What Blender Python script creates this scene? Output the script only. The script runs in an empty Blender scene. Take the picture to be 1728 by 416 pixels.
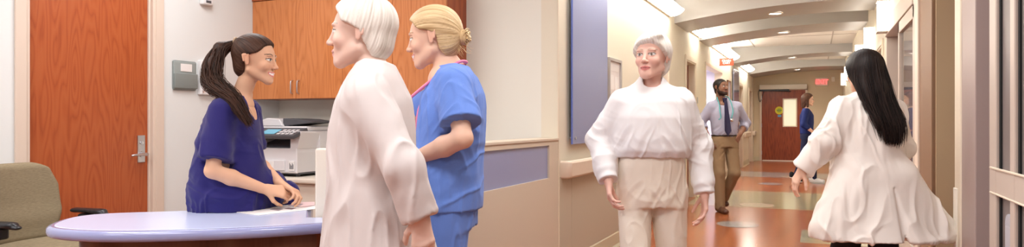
import bpy, bmesh, math, random
import numpy as np
from mathutils import Vector, Matrix
random.seed(7); RNG = np.random.RandomState(11)
PI = math.pi
C = bpy.context.scene.collection
# ------------------------------------------------------------------ camera frame of the place
YAW = math.radians(24.05); CAMH = 1.23; FPX = 1152.0; HOR = 204.0
RV = Vector((math.cos(YAW), math.sin(YAW), 0)); FV = Vector((-math.sin(YAW), math.cos(YAW), 0))
def P(xc, z, h=0.0):
    return Vector((RV.x*xc + FV.x*z, RV.y*xc + FV.y*z, h))
def y_on_x(u, X):          # corridor distance at which the plane x = X is met
    r = (u-864.0)/FPX; z = X/(RV.x*r + FV.x); return z*(RV.y*r + FV.y)
def x_on_y(u, Y):
    r = (u-864.0)/FPX; z = Y/(RV.y*r + FV.y); return z*(RV.x*r + FV.x)
def depth(x, y): return x*FV.x + y*FV.y
def h_at(v, x, y): return CAMH - (v-HOR)*depth(x, y)/FPX

# ------------------------------------------------------------------ materials
M = {}
def mat(name, col, rough=.5, metal=0, spec=.5, bump=0, bscale=60, vary=0, vscale=4, emit=None, estr=0, trans=0, ior=1.45, coat=0, attr=False, stretch=(1,1,1), sheen=0, sss=0, alpha=1):
    m = bpy.data.materials.new(name); m.use_nodes = True; nt = m.node_tree; N = nt.nodes; L = nt.links
    b = N['Principled BSDF']
    b.inputs['Base Color'].default_value = (*col, 1); b.inputs['Roughness'].default_value = rough
    b.inputs['Metallic'].default_value = metal; b.inputs['Specular IOR Level'].default_value = spec
    b.inputs['IOR'].default_value = ior; b.inputs['Transmission Weight'].default_value = trans
    b.inputs['Coat Weight'].default_value = coat; b.inputs['Coat Roughness'].default_value = .15
    b.inputs['Sheen Weight'].default_value = sheen
    if sss:
        b.inputs['Subsurface Weight'].default_value = sss; b.inputs['Subsurface Radius'].default_value = (.012, .005, .003)
        b.inputs['Subsurface Scale'].default_value = 1
    if emit: b.inputs['Emission Color'].default_value = (*emit, 1); b.inputs['Emission Strength'].default_value = estr
    src = None
    if attr:
        a = N.new('ShaderNodeAttribute'); a.attribute_name = 'Col'; src = a.outputs['Color']; L.new(src, b.inputs['Base Color'])
    if vary or bump:
        tc = N.new('ShaderNodeTexCoord'); mp = N.new('ShaderNodeMapping'); mp.inputs['Scale'].default_value = stretch
        L.new(tc.outputs['Object'], mp.inputs['Vector'])
    if vary:
        n = N.new('ShaderNodeTexNoise'); n.inputs['Scale'].default_value = vscale; n.inputs['Detail'].default_value = 5
        L.new(mp.outputs[0], n.inputs['Vector'])
        hs = N.new('ShaderNodeMapRange'); hs.inputs['To Min'].default_value = 1-vary; hs.inputs['To Max'].default_value = 1+vary
        L.new(n.outputs['Fac'], hs.inputs['Value'])
        mx = N.new('ShaderNodeVectorMath'); mx.operation = 'SCALE'; L.new(hs.outputs[0], mx.inputs['Scale'])
        if src: L.new(src, mx.inputs[0])
        else: mx.inputs[0].default_value = col
        L.new(mx.outputs[0], b.inputs['Base Color'])
    if bump:
        n2 = N.new('ShaderNodeTexNoise'); n2.inputs['Scale'].default_value = bscale; n2.inputs['Detail'].default_value = 3
        L.new(mp.outputs[0], n2.inputs['Vector'])
        bp = N.new('ShaderNodeBump'); bp.inputs['Strength'].default_value = bump; bp.inputs['Distance'].default_value = .004
        L.new(n2.outputs['Fac'], bp.inputs['Height']); L.new(bp.outputs[0], b.inputs['Normal'])
    M[name] = m
    return m

# ------------------------------------------------------------------ tagging and linking
def tag(o, label=None, cat=None, group=None, kind=None):
    if label: o['label'] = label
    if cat: o['category'] = cat
    if group: o['group'] = group
    if kind: o['kind'] = kind
    return o
def empty(name, loc=(0, 0, 0), rz=0, label=None, cat=None, group=None):
    o = bpy.data.objects.new(name, None); C.objects.link(o); o.location = loc; o.rotation_euler = (0, 0, rz)
    o.empty_display_size = .1
    return tag(o, label, cat, group)
def link(name, me, m, parent=None, smooth=False):
    o = bpy.data.objects.new(name, me); C.objects.link(o)
    for mm in (m if isinstance(m, (list, tuple)) else [m]): me.materials.append(M[mm] if isinstance(mm, str) else mm)
    if parent is not None: o.parent = parent
    if smooth: me.polygons.foreach_set('use_smooth', [True]*len(me.polygons))
    return o
def dup(root, loc=None, rz=None, label=None):
    r = root.copy(); C.objects.link(r)
    if loc is not None: r.location = loc
    if rz is not None: r.rotation_euler = (0, 0, rz)
    if label: r['label'] = label
    for ch in [c for c in bpy.data.objects if c.parent == root]:
        c = ch.copy(); C.objects.link(c); c.parent = r
        for g in [q for q in bpy.data.objects if q.parent == ch]:
            d = g.copy(); C.objects.link(d); d.parent = c
    return r

class MB:
    """collects shapes of ONE part"""
    def __init__(s): s.bm = bmesh.new(); s.midx = 0
    def _new(s, verts, faces, smooth=False):
        vs = [s.bm.verts.new(v) for v in verts]
        for f in faces:
            try:
                fc = s.bm.faces.new([vs[i] for i in f]); fc.material_index = s.midx; fc.smooth = smooth
            except ValueError: pass
        return vs
    def box(s, x0, x1, y0, y1, z0, z1, bev=0, rot=None, piv=None, seg=2):
        b = bmesh.new()
        vs = [b.verts.new((x, y, z)) for x in (x0, x1) for y in (y0, y1) for z in (z0, z1)]
        for f in ((0, 1, 3, 2), (4, 6, 7, 5), (0, 4, 5, 1), (2, 3, 7, 6), (0, 2, 6, 4), (1, 5, 7, 3)): b.faces.new([vs[i] for i in f])
        bmesh.ops.recalc_face_normals(b, faces=b.faces)
        if bev: bmesh.ops.bevel(b, geom=list(b.edges), offset=bev, segments=seg, affect='EDGES', profile=.5)
        s._merge(b, rot, piv, smooth=bev > 0 and seg > 2); return s
    def _merge(s, b, rot=None, piv=None, smooth=False):
        if rot is not None:
            p = Vector(piv or (0, 0, 0)); bmesh.ops.transform(b, matrix=Matrix.Translation(p) @ rot.to_4x4() @ Matrix.Translation(-p), verts=b.verts)
        b.verts.index_update(); vs = [tuple(v.co) for v in b.verts]; fs = [[v.index for v in f.verts] for f in b.faces]
        b.free(); s._new(vs, fs, smooth)
    def cyl(s, p0, p1, r0, r1=None, seg=20, cap=True, smooth=True):
        r1 = r0 if r1 is None else r1; p0 = Vector(p0); p1 = Vector(p1); d = (p1-p0).normalized()
        a = d.orthogonal().normalized(); c = d.cross(a); vs = []
        for p, r in ((p0, r0), (p1, r1)):
            for i in range(seg):
                t = 2*PI*i/seg; vs.append(tuple(p + a*r*math.cos(t) + c*r*math.sin(t)))
        s._new(vs, [[i, (i+1) % seg, seg+(i+1) % seg, seg+i] for i in range(seg)], smooth)
        if cap: s._new(vs, [list(range(seg))[::-1], list(range(seg, 2*seg))])
        return s
    def tube(s, pts, r, seg=10, smooth=True):
        pts = [Vector(p) for p in pts]; n = len(pts); rs = r if isinstance(r, (list, tuple)) else [r]*n; vs = []
        up = None
        for i, p in enumerate(pts):
            d = (pts[min(i+1, n-1)]-pts[max(i-1, 0)]).normalized()
            if up is None: up = d.orthogonal().normalized()
            up = (up - d*up.dot(d)); up = up.normalized() if up.length > 1e-6 else d.orthogonal().normalized()
            c = d.cross(up)
            for k in range(seg):
                t = 2*PI*k/seg; vs.append(tuple(p + up*rs[i]*math.cos(t) + c*rs[i]*math.sin(t)))
        fs = [[i*seg+k, i*seg+(k+1) % seg, (i+1)*seg+(k+1) % seg, (i+1)*seg+k] for i in range(n-1) for k in range(seg)]
        fs += [list(range(seg))[::-1], list(range((n-1)*seg, n*seg))]
        s._new(vs, fs, smooth); return s
    def lathe(s, prof, c=(0, 0, 0), seg=32, axis='z', smooth=True):
        vs = []; n = len(prof)
        for r, z in prof:
            for i in range(seg):
                t = 2*PI*i/seg; q = (r*math.cos(t), r*math.sin(t), z)
                if axis == 'y': q = (q[0], q[2], q[1])
                if axis == 'x': q = (q[2], q[0], q[1])
                vs.append((c[0]+q[0], c[1]+q[1], c[2]+q[2]))
        s._new(vs, [[i*seg+k, i*seg+(k+1) % seg, (i+1)*seg+(k+1) % seg, (i+1)*seg+k] for i in range(n-1) for k in range(seg)], smooth); return s
    def prism(s, outline, z0, z1, bev=0, seg=3, axis='z', smooth=False):
        """outline in two coordinates, extruded along the axis"""
        b = bmesh.new()
        def q(p, z): return {'z': (p[0], p[1], z), 'y': (p[0], z, p[1]), 'x': (z, p[0], p[1])}[axis]
        lo = [b.verts.new(q(p, z0)) for p in outline]; hi = [b.verts.new(q(p, z1)) for p in outline]; n = len(outline)
        b.faces.new(lo[::-1]); b.faces.new(hi)
        for i in range(n): b.faces.new([lo[i], lo[(i+1) % n], hi[(i+1) % n], hi[i]])
        bmesh.ops.recalc_face_normals(b, faces=b.faces)
        if bev:
            es = [e for e in b.edges if e.is_manifold and e.calc_face_angle(0) > .6]
            bmesh.ops.bevel(b, geom=es, offset=bev, segments=seg, affect='EDGES', profile=.5)
        s._merge(b, smooth=smooth); return s
    def mi(s, i): s.midx = i; return s
    def build(s, name, m, parent=None, label=None, smooth=None, kind=None):
        bmesh.ops.recalc_face_normals(s.bm, faces=s.bm.faces)
        me = bpy.data.meshes.new(name); s.bm.to_mesh(me); s.bm.free()
        o = link(name, me, m, parent)
        if smooth: me.polygons.foreach_set('use_smooth', [True]*len(me.polygons))
        if label: o['label'] = label
        if kind: o['kind'] = kind
        return o
def spline(pts, n=12):
    pts = [np.array(p, float) for p in pts]; out = []
    for i in range(len(pts)-1):
        p0 = pts[max(i-1, 0)]; p1 = pts[i]; p2 = pts[i+1]; p3 = pts[min(i+2, len(pts)-1)]
        for k in range(n):
            t = k/n; out.append(.5*((2*p1)+(-p0+p2)*t+(2*p0-5*p1+4*p2-p3)*t*t+(-p0+3*p1-3*p2+p3)*t**3))
    out.append(pts[-1]); return out
def rot2(x, y, a): return x*math.cos(a)-y*math.sin(a), x*math.sin(a)+y*math.cos(a)

# ------------------------------------------------------------------ noise on arrays
_T = np.random.RandomState(3).rand(64, 64, 64).astype(np.float32)
def vnoise(x, y, z):
    xi = np.floor(x).astype(int); yi = np.floor(y).astype(int); zi = np.floor(z).astype(int)
    fx = x-xi; fy = y-yi; fz = z-zi; fx = fx*fx*(3-2*fx); fy = fy*fy*(3-2*fy); fz = fz*fz*(3-2*fz)
    def g(a, b, c): return _T[(xi+a) & 63, (yi+b) & 63, (zi+c) & 63]
    l = lambda a, b, t: a+(b-a)*t
    return l(l(l(g(0,0,0), g(1,0,0), fx), l(g(0,1,0), g(1,1,0), fx), fy), l(l(g(0,0,1), g(1,0,1), fx), l(g(0,1,1), g(1,1,1), fx), fy), fz)
def fbm(x, y, z, o=3):
    s = 0; a = .5
    for i in range(o): s = s+a*vnoise(x*2**i+7.3*i, y*2**i+3.1*i, z*2**i+5.7*i); a *= .5
    return s/(1-.5**o)

# ------------------------------------------------------------------ distance-field sculpting
def nrm(v): v = np.array(v, float); return v/np.linalg.norm(v)
def rcone(a, b, r1, r2, flat=None):
    a = np.array(a, float); b = np.array(b, float); ba = b-a; L2 = float(ba@ba) or 1e-9
    def f(X, Y, Z):
        px, py, pz = X-a[0], Y-a[1], Z-a[2]
        t = np.clip((px*ba[0]+py*ba[1]+pz*ba[2])/L2, 0, 1)
        vx, vy, vz = px-t*ba[0], py-t*ba[1], pz-t*ba[2]
        if flat is not None:
            n, s = flat; q = (vx*n[0]+vy*n[1]+vz*n[2])*(1/s-1); vx, vy, vz = vx+q*n[0], vy+q*n[1], vz+q*n[2]
        return np.sqrt(vx*vx+vy*vy+vz*vz)-(r1+(r2-r1)*t)
    m = max(r1, r2); return f, np.minimum(a, b)-m, np.maximum(a, b)+m
def ell(c, r, rot=None):
    c = np.array(c, float); r = np.array(r, float); R = None if rot is None else np.array(rot, float)
    def f(X, Y, Z):
        p = [X-c[0], Y-c[1], Z-c[2]]
        if R is not None: p = [p[0]*R[0][i]+p[1]*R[1][i]+p[2]*R[2][i] for i in range(3)]
        k0 = np.sqrt(sum((p[i]/r[i])**2 for i in range(3))); k1 = np.sqrt(sum((p[i]/r[i]**2)**2 for i in range(3)))+1e-9
        return k0*(k0-1)/k1
    m = r if R is None else np.full(3, r.max()); return f, c-m, c+m
def loft(rows, pw=2.0, cap=.0):
    """rows of (z, cx, cy, rx, ry) along z"""
    rows = sorted(rows); A = np.array(rows, float); zs = A[:, 0]
    zz = np.linspace(zs[0], zs[-1], 80)
    B = []
    for k in range(1, 5):
        v = np.interp(zz, zs, A[:, k]); kern = np.array([1, 2, 3, 2, 1])/9.
        vp = np.pad(v, 2, mode='edge'); B.append(np.convolve(vp, kern, 'valid'))
    def f(X, Y, Z):
        cx, cy, rx, ry = [np.interp(Z, zz, b) for b in B]
        d = ((np.abs((X-cx)/rx))**pw+(np.abs((Y-cy)/ry))**pw)**(1/pw)
        d = (d-1)*np.minimum(rx, ry)
        return np.maximum(d, np.maximum(Z-zs[-1], zs[0]-Z))
    lo = np.array([(A[:, 1]-A[:, 3]).min(), (A[:, 2]-A[:, 4]).min(), zs[0]]); hi = np.array([(A[:, 1]+A[:, 3]).max(), (A[:, 2]+A[:, 4]).max(), zs[-1]])
    return f, lo, hi
def cutplane(prim, pt, n):
    """keep the side towards -n"""
    f, lo, hi = prim; n = nrm(n); pt = np.array(pt, float)
    return (lambda X, Y, Z: np.maximum(f(X, Y, Z), (X-pt[0])*n[0]+(Y-pt[1])*n[1]+(Z-pt[2])*n[2])), lo, hi
def infr(prim, fr):
    """prim given in frame fr = (origin, 3x3 columns, scale)"""
    f, lo, hi = prim; o, R, s = fr; o = np.array(o, float); R = np.array(R, float)
    def g(X, Y, Z):
        p = [(X-o[0])/s, (Y-o[1])/s, (Z-o[2])/s]
        q = [p[0]*R[0][i]+p[1]*R[1][i]+p[2]*R[2][i] for i in range(3)]
        return f(*q)*s
    cs = np.array([[x, y, z] for x in (lo[0], hi[0]) for y in (lo[1], hi[1]) for z in (lo[2], hi[2])])
    w = cs@R.T*s+o; return g, w.min(0), w.max(0)
class Sculpt:
    def __init__(s, prims, vox, pad=.01):
        """prims: (prim, k, mode) with mode 'u' union, 's' subtract, 'c' cut plane for the whole ((pt, n))"""
        ad = [p for p in prims if p[2] == 'u']
        lo = np.min([p[0][1] for p in ad], 0)-pad-vox*3; hi = np.max([p[0][2] for p in ad], 0)+pad+vox*3
        n = np.ceil((hi-lo)/vox).astype(int)+1; s.lo, s.vox, s.n = lo, vox, n
        ax = [(lo[i]+np.arange(n[i])*vox).astype(np.float32) for i in range(3)]
        D = np.full(n, .25, np.float32)
        for pr, k, mode in prims:
            f, plo, phi = pr; m = k+vox*3
            i0 = np.clip(np.floor((plo-m-lo)/vox).astype(int), 0, n-1); i1 = np.clip(np.ceil((phi+m-lo)/vox).astype(int)+1, 1, n)
            if (i1 <= i0).any(): continue
            sl = tuple(slice(i0[i], i1[i]) for i in range(3))
            X = ax[0][sl[0]][:, None, None]; Y = ax[1][sl[1]][None, :, None]; Z = ax[2][sl[2]][None, None, :]
            d = f(X, Y, Z).astype(np.float32); a = D[sl]; d = np.broadcast_to(d, a.shape)
            if mode == 'u':
                h = np.maximum(k-np.abs(a-d), 0)/max(k, 1e-6); D[sl] = np.minimum(a, d)-h*h*k*.25
            else:
                d = -d; h = np.maximum(k-np.abs(a-d), 0)/max(k, 1e-6); D[sl] = np.maximum(a, d)+h*h*k*.25
        s.D = D
    def mesh(s):
        D = s.D; n = D.shape; S = D < 0
        cnt = np.zeros(tuple(x-1 for x in n), np.int8)
        for i in (0, 1):
            for j in (0, 1):
                for k in (0, 1): cnt += S[i:n[0]-1+i, j:n[1]-1+j, k:n[2]-1+k]
        act = (cnt > 0) & (cnt < 8); idx = np.argwhere(act); vid = np.full(act.shape, -1, np.int32); vid[act] = np.arange(len(idx))
        acc = np.zeros((len(idx), 3)); w = np.zeros(len(idx))
        cor = [(i, j, k) for i in (0, 1) for j in (0, 1) for k in (0, 1)]
        vals = {c: D[idx[:, 0]+c[0], idx[:, 1]+c[1], idx[:, 2]+c[2]] for c in cor}
        for a in cor:
            for ax in range(3):
                if a[ax]: continue
                b = list(a); b[ax] = 1; b = tuple(b); va, vb = vals[a], vals[b]; cr = (va < 0) != (vb < 0)
                t = np.where(cr, va/(va-vb+1e-12), 0); p = np.tile(np.array(a, float), (len(idx), 1)); p[:, ax] = t
                acc[cr] += p[cr]; w[cr] += 1
        V = (idx+acc/w[:, None])*s.vox+s.lo
        F = []
        for ax in range(3):
            sl0 = [slice(1, -1)]*3; sl1 = [slice(1, -1)]*3; sl0[ax] = slice(0, -1); sl1[ax] = slice(1, None)
            a = S[tuple(sl0)]; b = S[tuple(sl1)]; e = np.argwhere(a != b)
            off = np.array([1, 1, 1]); off[ax] = 0; e = e+off; inside = S[e[:, 0], e[:, 1], e[:, 2]]
            u, v = [(1, 2), (2, 0), (0, 1)][ax]
            du = np.zeros(3, int); du[u] = 1; dv = np.zeros(3, int); dv[v] = 1
            q = [e-du-dv, e-dv, e, e-du]; ids = np.stack([vid[c[:, 0], c[:, 1], c[:, 2]] for c in q], 1)
            ids[~inside] = ids[~inside][:, ::-1]; F.append(ids)
        F = np.concatenate(F); F = F[(F >= 0).all(1)]
        return V, F
def smooth_vf(V, F, it=1, lam=.5):
    for _ in range(it):
        S = np.zeros_like(V); c = np.zeros(len(V))
        for a, b in ((0, 1), (1, 2), (2, 3), (3, 0)):
            np.add.at(S, F[:, a], V[F[:, b]]); np.add.at(c, F[:, a], 1); np.add.at(S, F[:, b], V[F[:, a]]); np.add.at(c, F[:, b], 1)
        V = V+lam*(S/np.maximum(c, 1)[:, None]-V)
    return V
def normals(V, F):
    n = np.cross(V[F[:, 2]]-V[F[:, 0]], V[F[:, 3]]-V[F[:, 1]]); N = np.zeros_like(V)
    for i in range(4): np.add.at(N, F[:, i], n)
    return N/(np.linalg.norm(N, axis=1)[:, None]+1e-12)
def to_mesh(name, parts, m, parent=None, color=None, label=None):
    """parts: list of (V, F) joined in one mesh; color(V, N) -> rgb"""
    V = []; F = []; o = 0
    for v, f in parts: V.append(v); F.append(f+o); o += len(v)
    V = np.concatenate(V); F = np.concatenate(F)
    me = bpy.data.meshes.new(name); me.vertices.add(len(V)); me.vertices.foreach_set('co', V.astype(np.float32).ravel())
    k = F.shape[1]
    me.loops.add(len(F)*k); me.loops.foreach_set('vertex_index', F.astype(np.int32).ravel())
    me.polygons.add(len(F)); me.polygons.foreach_set('loop_start', np.arange(len(F))*k)
    me.polygons.foreach_set('use_smooth', np.ones(len(F), bool)); me.update(calc_edges=True)
    if color is not None:
        N = normals(V, F); col = color(V, N); a = me.color_attributes.new('Col', 'FLOAT_COLOR', 'POINT')
        a.data.foreach_set('color', np.concatenate([col, np.ones((len(V), 1))], 1).astype(np.float32).ravel())
    o = link(name, me, m, parent)
    if label: o['label'] = label
    return o
def folds(V, F, base=None, local=(), sm=0):
    """cloth relief: base = (fx, fy, fz, amp); local = (centre, dir across folds, wavelength, sigma, amp)"""
    N = normals(V, F); d = np.zeros(len(V))
    if base:
        fx, fy, fz, A = base
        x, y, z = V.T; w = fbm(x*4+9, y*4, z*4, 2)*2
        for sgn, ff, aa in ((.55, 1., 1.), (-.7, 1.7, .55)):
            zz = z+sgn*.35*(x+y)
            n = vnoise(x*fx*ff+w+3*aa, y*fy*ff+w, zz*fz*ff); msk = np.clip(vnoise(x*3.1+aa*5, y*3.1, z*3.1)*2-.4, 0, 1)
            d += A*aa*msk*(1-np.minimum(np.abs(2*n-1)*3, 1))**1.3
    for c, dr, wl, sg, A in local:
        q = V-np.array(c); r2 = (q**2).sum(1); t = q@nrm(dr); dn = nrm(dr); o1 = np.cross(dn, [.3, .5, .8]); o1 = nrm(o1); o2 = np.cross(dn, o1); w = fbm(V[:, 0]*8, V[:, 1]*8, V[:, 2]*8, 2)*.9
        n = vnoise(t*1.6/wl+w, (q@o1)*.25/wl+4, (q@o2)*.25/wl+7)
        d += A*1.6*np.exp(-r2/(2*sg*sg))*((1-np.minimum(np.abs(2*n-1)*2.6, 1))-.3)
    return V+N*d[:, None], F
# ------------------------------------------------------------------ people: anatomy
def RZ(a): c, s = math.cos(a), math.sin(a); return np.array([[c, -s, 0], [s, c, 0], [0, 0, 1.]])
def RX(a): c, s = math.cos(a), math.sin(a); return np.array([[1., 0, 0], [0, c, -s], [0, s, c]])
def RY(a): c, s = math.cos(a), math.sin(a); return np.array([[c, 0, s], [0, 1., 0], [-s, 0, c]])
def head_frame(o, yaw=0, pitch=0, roll=0, s=1.0):
    """yaw > 0 turns to the figure's left, pitch > 0 looks up"""
    return (np.array(o, float), RZ(math.radians(yaw))@RX(math.radians(pitch))@RY(math.radians(roll)), s)
def head_prims(fr, smile=0, male=False, jaw=1.0, open_mouth=False):
    H = []
    def u(p, k=.015): H.append((infr(p, fr), k, 'u'))
    def sub(p, k=.006): H.append((infr(p, fr), k, 's'))
    u(ell((0, -.018, .03), (.074, .096, .084)), .01)
    u(ell((0, .032, .018), (.062, .052, .062)), .02)
    u(ell((0, .030, -.032), (.055*jaw, .054, .066)), .03)
    for s in (-1, 1):
        u(rcone((s*.050*jaw, -.005, -.055), (s*.016, .066, -.097), .016, .015), .03)
        u(ell((s*.036, .062, -.030), (.022, .018, .020)), .022)
        u(ell((s*.030, .079, .021), (.020, .008, .007)), .012)
        sub(ell((s*.031, .094, .001), (.017, .013, .012)), .014)
        u(ell((s*.031, .0715, .001), (.0145, .0145, .0145)), .001)
        u(rcone((s*.019, .0845, .0065), (s*.043, .076, .0065), .0035, .003), .004)   # upper lid
        u(rcone((s*.021, .082, -.0085), (s*.042, .075, -.006), .003, .0025), .005)
        u(rcone((s*.079, -.016, .014), (s*.075, -.008, -.024), .017, .009, ((1., 0, 0), .38)), .005)
        u(rcone((s*.083, -.030, .014), (s*.081, -.024, -.014), .0045, .004), .004)
        sub(ell((s*.088, -.013, .002), (.007, .009, .015)), .004)
    u(ell((0, .070, -.100), (.019, .015, .015)), .02)
    u(ell((0, .068, -.066), (.026, .018, .024)), .02)
    u(rcone((0, .082, .012), (0, .100, -.030), .007, .0095), .012)
    u(ell((0, .1045, -.034), (.010, .0095, .009)), .006)
    for s in (-1, 1): u(ell((s*.011, .095, -.037), (.0075, .009, .007)), .005)
    w = .021+.008*smile; lift = .007*smile
    u(rcone((-w, .078-.008*smile, -.064+lift), (0, .0900, -.062), .003, .0052), .006); u(rcone((w, .078-.008*smile, -.064+lift), (0, .0900, -.062), .003, .0052), .006)
    u(rcone((-w*.8, .078-.006*smile, -.070+lift*.5), (0, .0865, -.0745-.002*smile), .003, .0058), .006); u(rcone((w*.8, .078-.006*smile, -.070+lift*.5), (0, .0865, -.0745-.002*smile), .003, .0058), .006)
    if male:
        u(ell((0, .060, -.095), (.032, .020, .020)), .02)
    return H
SKIN = dict(fair=(.78, .50, .37), olive=(.72, .42, .27), dark=(.25, .125, .08), old=(.80, .50, .40), pale=(.80, .56, .46))
def head_color(fr, base, lip=(.62, .20, .17), brow=(.10, .06, .04), iris=(.10, .05, .03), smile=0, beard=None, browtk=1.0, scalp=None):
    o, R, s = fr; base = np.array(base)
    def col(V, N):
        q = (V-o)@R/s; x, y, z = q[:, 0], q[:, 1], q[:, 2]; ax = np.abs(x)
        c = np.tile(base, (len(V), 1))
        c *= (1+.08*(fbm(V[:, 0]*30, V[:, 1]*30, V[:, 2]*30, 2)-.5))[:, None]
        inh = (np.abs(x) < .09) & (np.abs(z) < .13)
        def mixc(mask, cc):
            m = np.clip(mask, 0, 1)[:, None]*inh[:, None]; c[:] = c*(1-m)+np.array(cc)*m
        ch = np.exp(-(((ax-.038)/.018)**2+((z+.034)/.016)**2))*(y > .03)
        mixc(ch*.30, base*np.array([1.02, .72, .70]))
        mixc(np.exp(-((ax/.012)**2+((z+.034)/.01)**2))*(y > .09)*.25, base*np.array([1, .75, .7]))
        mixc(((ax > .070) & (y < .02) & (np.abs(z) < .04))*.25, base*np.array([1, .75, .7]))
        w = .021+.008*smile; lift = .007*smile*(ax/w)**2
        zl = z-lift+.0675
        band = (y > .060) & (ax < w+.002)
        t = np.clip(1-(ax/(w+.002))**2, 0, 1)
        mixc(band*(np.abs(zl+.001) < .0110*t**.6+.0005), lip)
        if smile > .6: mixc(band*(ax < w*.85)*(np.abs(zl+.0005) < .0046*t+.0005), (.92, .88, .84))
        else: mixc(band*(np.abs(zl) < .0018)*.8, np.array(lip)*.35)
        ex = (ax-.031); ez = z-.0005
        op = (y > .055)*((ex/.0155)**2+(ez/.0068)**2 < 1)
        mixc((y > .055)*((ex/.0175)**2+((ez-.0015)/.0088)**2 < 1)*.75, base*.28)
        mixc(op*1., (.80, .76, .72))
        mixc(op*((ex**2+ez**2) < .0062**2), iris)
        mixc((y > .055)*(np.abs(ez-.0068*np.sqrt(np.clip(1-(ex/.018)**2, 0, 1))) < .0017)*(np.abs(ex) < .0175)*1., np.array(brow)*.4)
        bz = .0235+.004*(1-((ax-.034)/.018)**2)
        mixc((y > .045)*(ax > .012)*(ax < .053)*np.clip(1.6-np.abs(z-bz)/(.0026*browtk*(1.25-(ax-.012)/.06)), 0, 1)*.9, brow)
        if beard is not None:
            jl = np.clip((-(z+.060)+.45*np.clip(.055-y, -.03, .06))/.008, 0, 1)
            side = np.clip((ax-.050)/.006, 0, 1)*np.clip((.004-z)/.01, 0, 1)*(y > -.005)*np.clip((.030-.35*(z+.04)-y)/.012, 0, 1)
            mo = (ax < .030)*(z < -.046)*(z > -.060)*(y > .06)
            m = np.clip(np.maximum(np.maximum(jl*(y > -.02)*(z > -.12), side), mo*.9), 0, 1)*(~((ax < w)*(np.abs(zl) < .007)*(y > .06)))
            mixc(m*.9, beard)
        if scalp is not None: pass
        return c
    return col
def hand_prims(wr, d, n, side, curl=(.35, .45, .35), spread=.05, thumb=(.4, .3), s=1.0):
    """d fingers' direction, n where the palm faces, side picks the thumb's side"""
    d = nrm(d); n = np.array(n, float); n = nrm(n-d*(n@d)); t = np.cross(n, d)*side; wr = np.array(wr, float); H = []
    def A(p, k): H.append((p, k, 'u'))
    offs = [.027, .009, -.009, -.026]; Ls = [(.042, .025, .019), (.046, .029, .020), (.042, .027, .019), (.033, .020, .017)]
    kl = [.086, .090, .086, .078]
    A(rcone(wr-d*.02, wr+d*.02, .023*s, .022*s, (n, .75)), .01)
    for i in range(4):
        kn = wr+(d*kl[i]+t*offs[i])*s
        A(rcone(wr+t*offs[i]*.55*s+d*.012*s, kn, .014*s, .0108*s, (n, .95)), .014)
        dd = nrm(d+t*(offs[i]*spread/.027)); p = kn.copy(); ang = 0; cv = curl if isinstance(curl[0], float) else curl[i]
        for j, L in enumerate(Ls[i]):
            ang += cv[j]; v = dd*math.cos(ang)+n*math.sin(ang); q = p+v*L*s
            A(rcone(p, q, (.0090-.0009*j-(.0008 if i == 3 else 0))*s, (.0083-.0009*j-(.0008 if i == 3 else 0))*s), .0035 if j else .008); p = q
    p = wr+(d*.022+t*.022+n*.006)*s; v = nrm(d*.75+t*.75+n*thumb[0])
    for j, (L, r0, r1) in enumerate(((.042, .014, .0105), (.030, .0100, .0090), (.024, .0090, .0072))):
        q = p+v*L*s; A(rcone(p, q, r0*s, r1*s), .010 if j == 0 else .004); p = q; v = nrm(v+(d*.5-t*.35+n*.25)*thumb[1]*2)
    return H
def arm_prims(sh, el, wr, s=1.0, m=1.0):
    sh, el, wr = [np.array(a, float) for a in (sh, el, wr)]; fo = nrm(wr-el)
    return [(rcone(sh-[0, 0, .035], el, .044*m, .036*m), .02, 'u'), (rcone(el, el+(wr-el)*.35, .037*m, .040*m), .015, 'u'), (rcone(el+(wr-el)*.35, wr, .040*m, .0245*m), .015, 'u')]
def leg_prims(hp, kn, an, m=1.0):
    hp, kn, an = [np.array(a, float) for a in (hp, kn, an)]
    return [(rcone(hp, kn, .080*m, .052*m), .03, 'u'), (rcone(kn, kn+(an-kn)*.35, .050*m, .052*m), .02, 'u'), (rcone(kn+(an-kn)*.35, an, .052*m, .034*m), .02, 'u')]
def torso_prims(rows): return [(loft(rows), .03, 'u')]
def neck_prims(fr, base, r=.052):
    o, R, s = fr; a = o+R@np.array([0, -.022, -.055])*s; return [(rcone(a, base, r*.98, r*1.06), .022, 'u')]
def sc(prims, vox, sm=1): V, F = Sculpt(prims, vox).mesh(); return smooth_vf(V, F, sm), F
def shoe(parent, name, heel, toe, m='shoe_brown', r=.042, vox=.006, h=.05, sole=None, label=None):
    heel = np.array(heel, float); toe = np.array(toe, float); d = nrm(toe-heel)
    pr = [(rcone(heel+[0, 0, .045], heel+[0, 0, .085], .038, .036), .02, 'u'), (rcone(heel+[0, 0, .035], toe-d*.04+[0, 0, .03], .037, .046, ((0, 0, 1.), .75)), .03, 'u'),
          (rcone(heel+[0, 0, .075], heel+(toe-heel)*.55+[0, 0, .05], .033, .033), .03, 'u')]
    V, F = sc(pr, vox); zb = min(heel[2], toe[2]); V[:, 2] = np.maximum(V[:, 2], heel[2]+(V-heel)@d/np.linalg.norm(toe-heel)*(toe[2]-heel[2]))
    o = to_mesh(name, [(V, F)], m, parent, label=label)
    if sole:
        pr = [(rcone(heel+[0, 0, .008], toe-d*.04+[0, 0, .008], .040, .049, ((0, 0, 1.), .25)), .0, 'u')]
        V, F = sc(pr, vox, 0); to_mesh('sole', [(V, F)], sole, o, label='white rubber sole')
    return o

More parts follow.
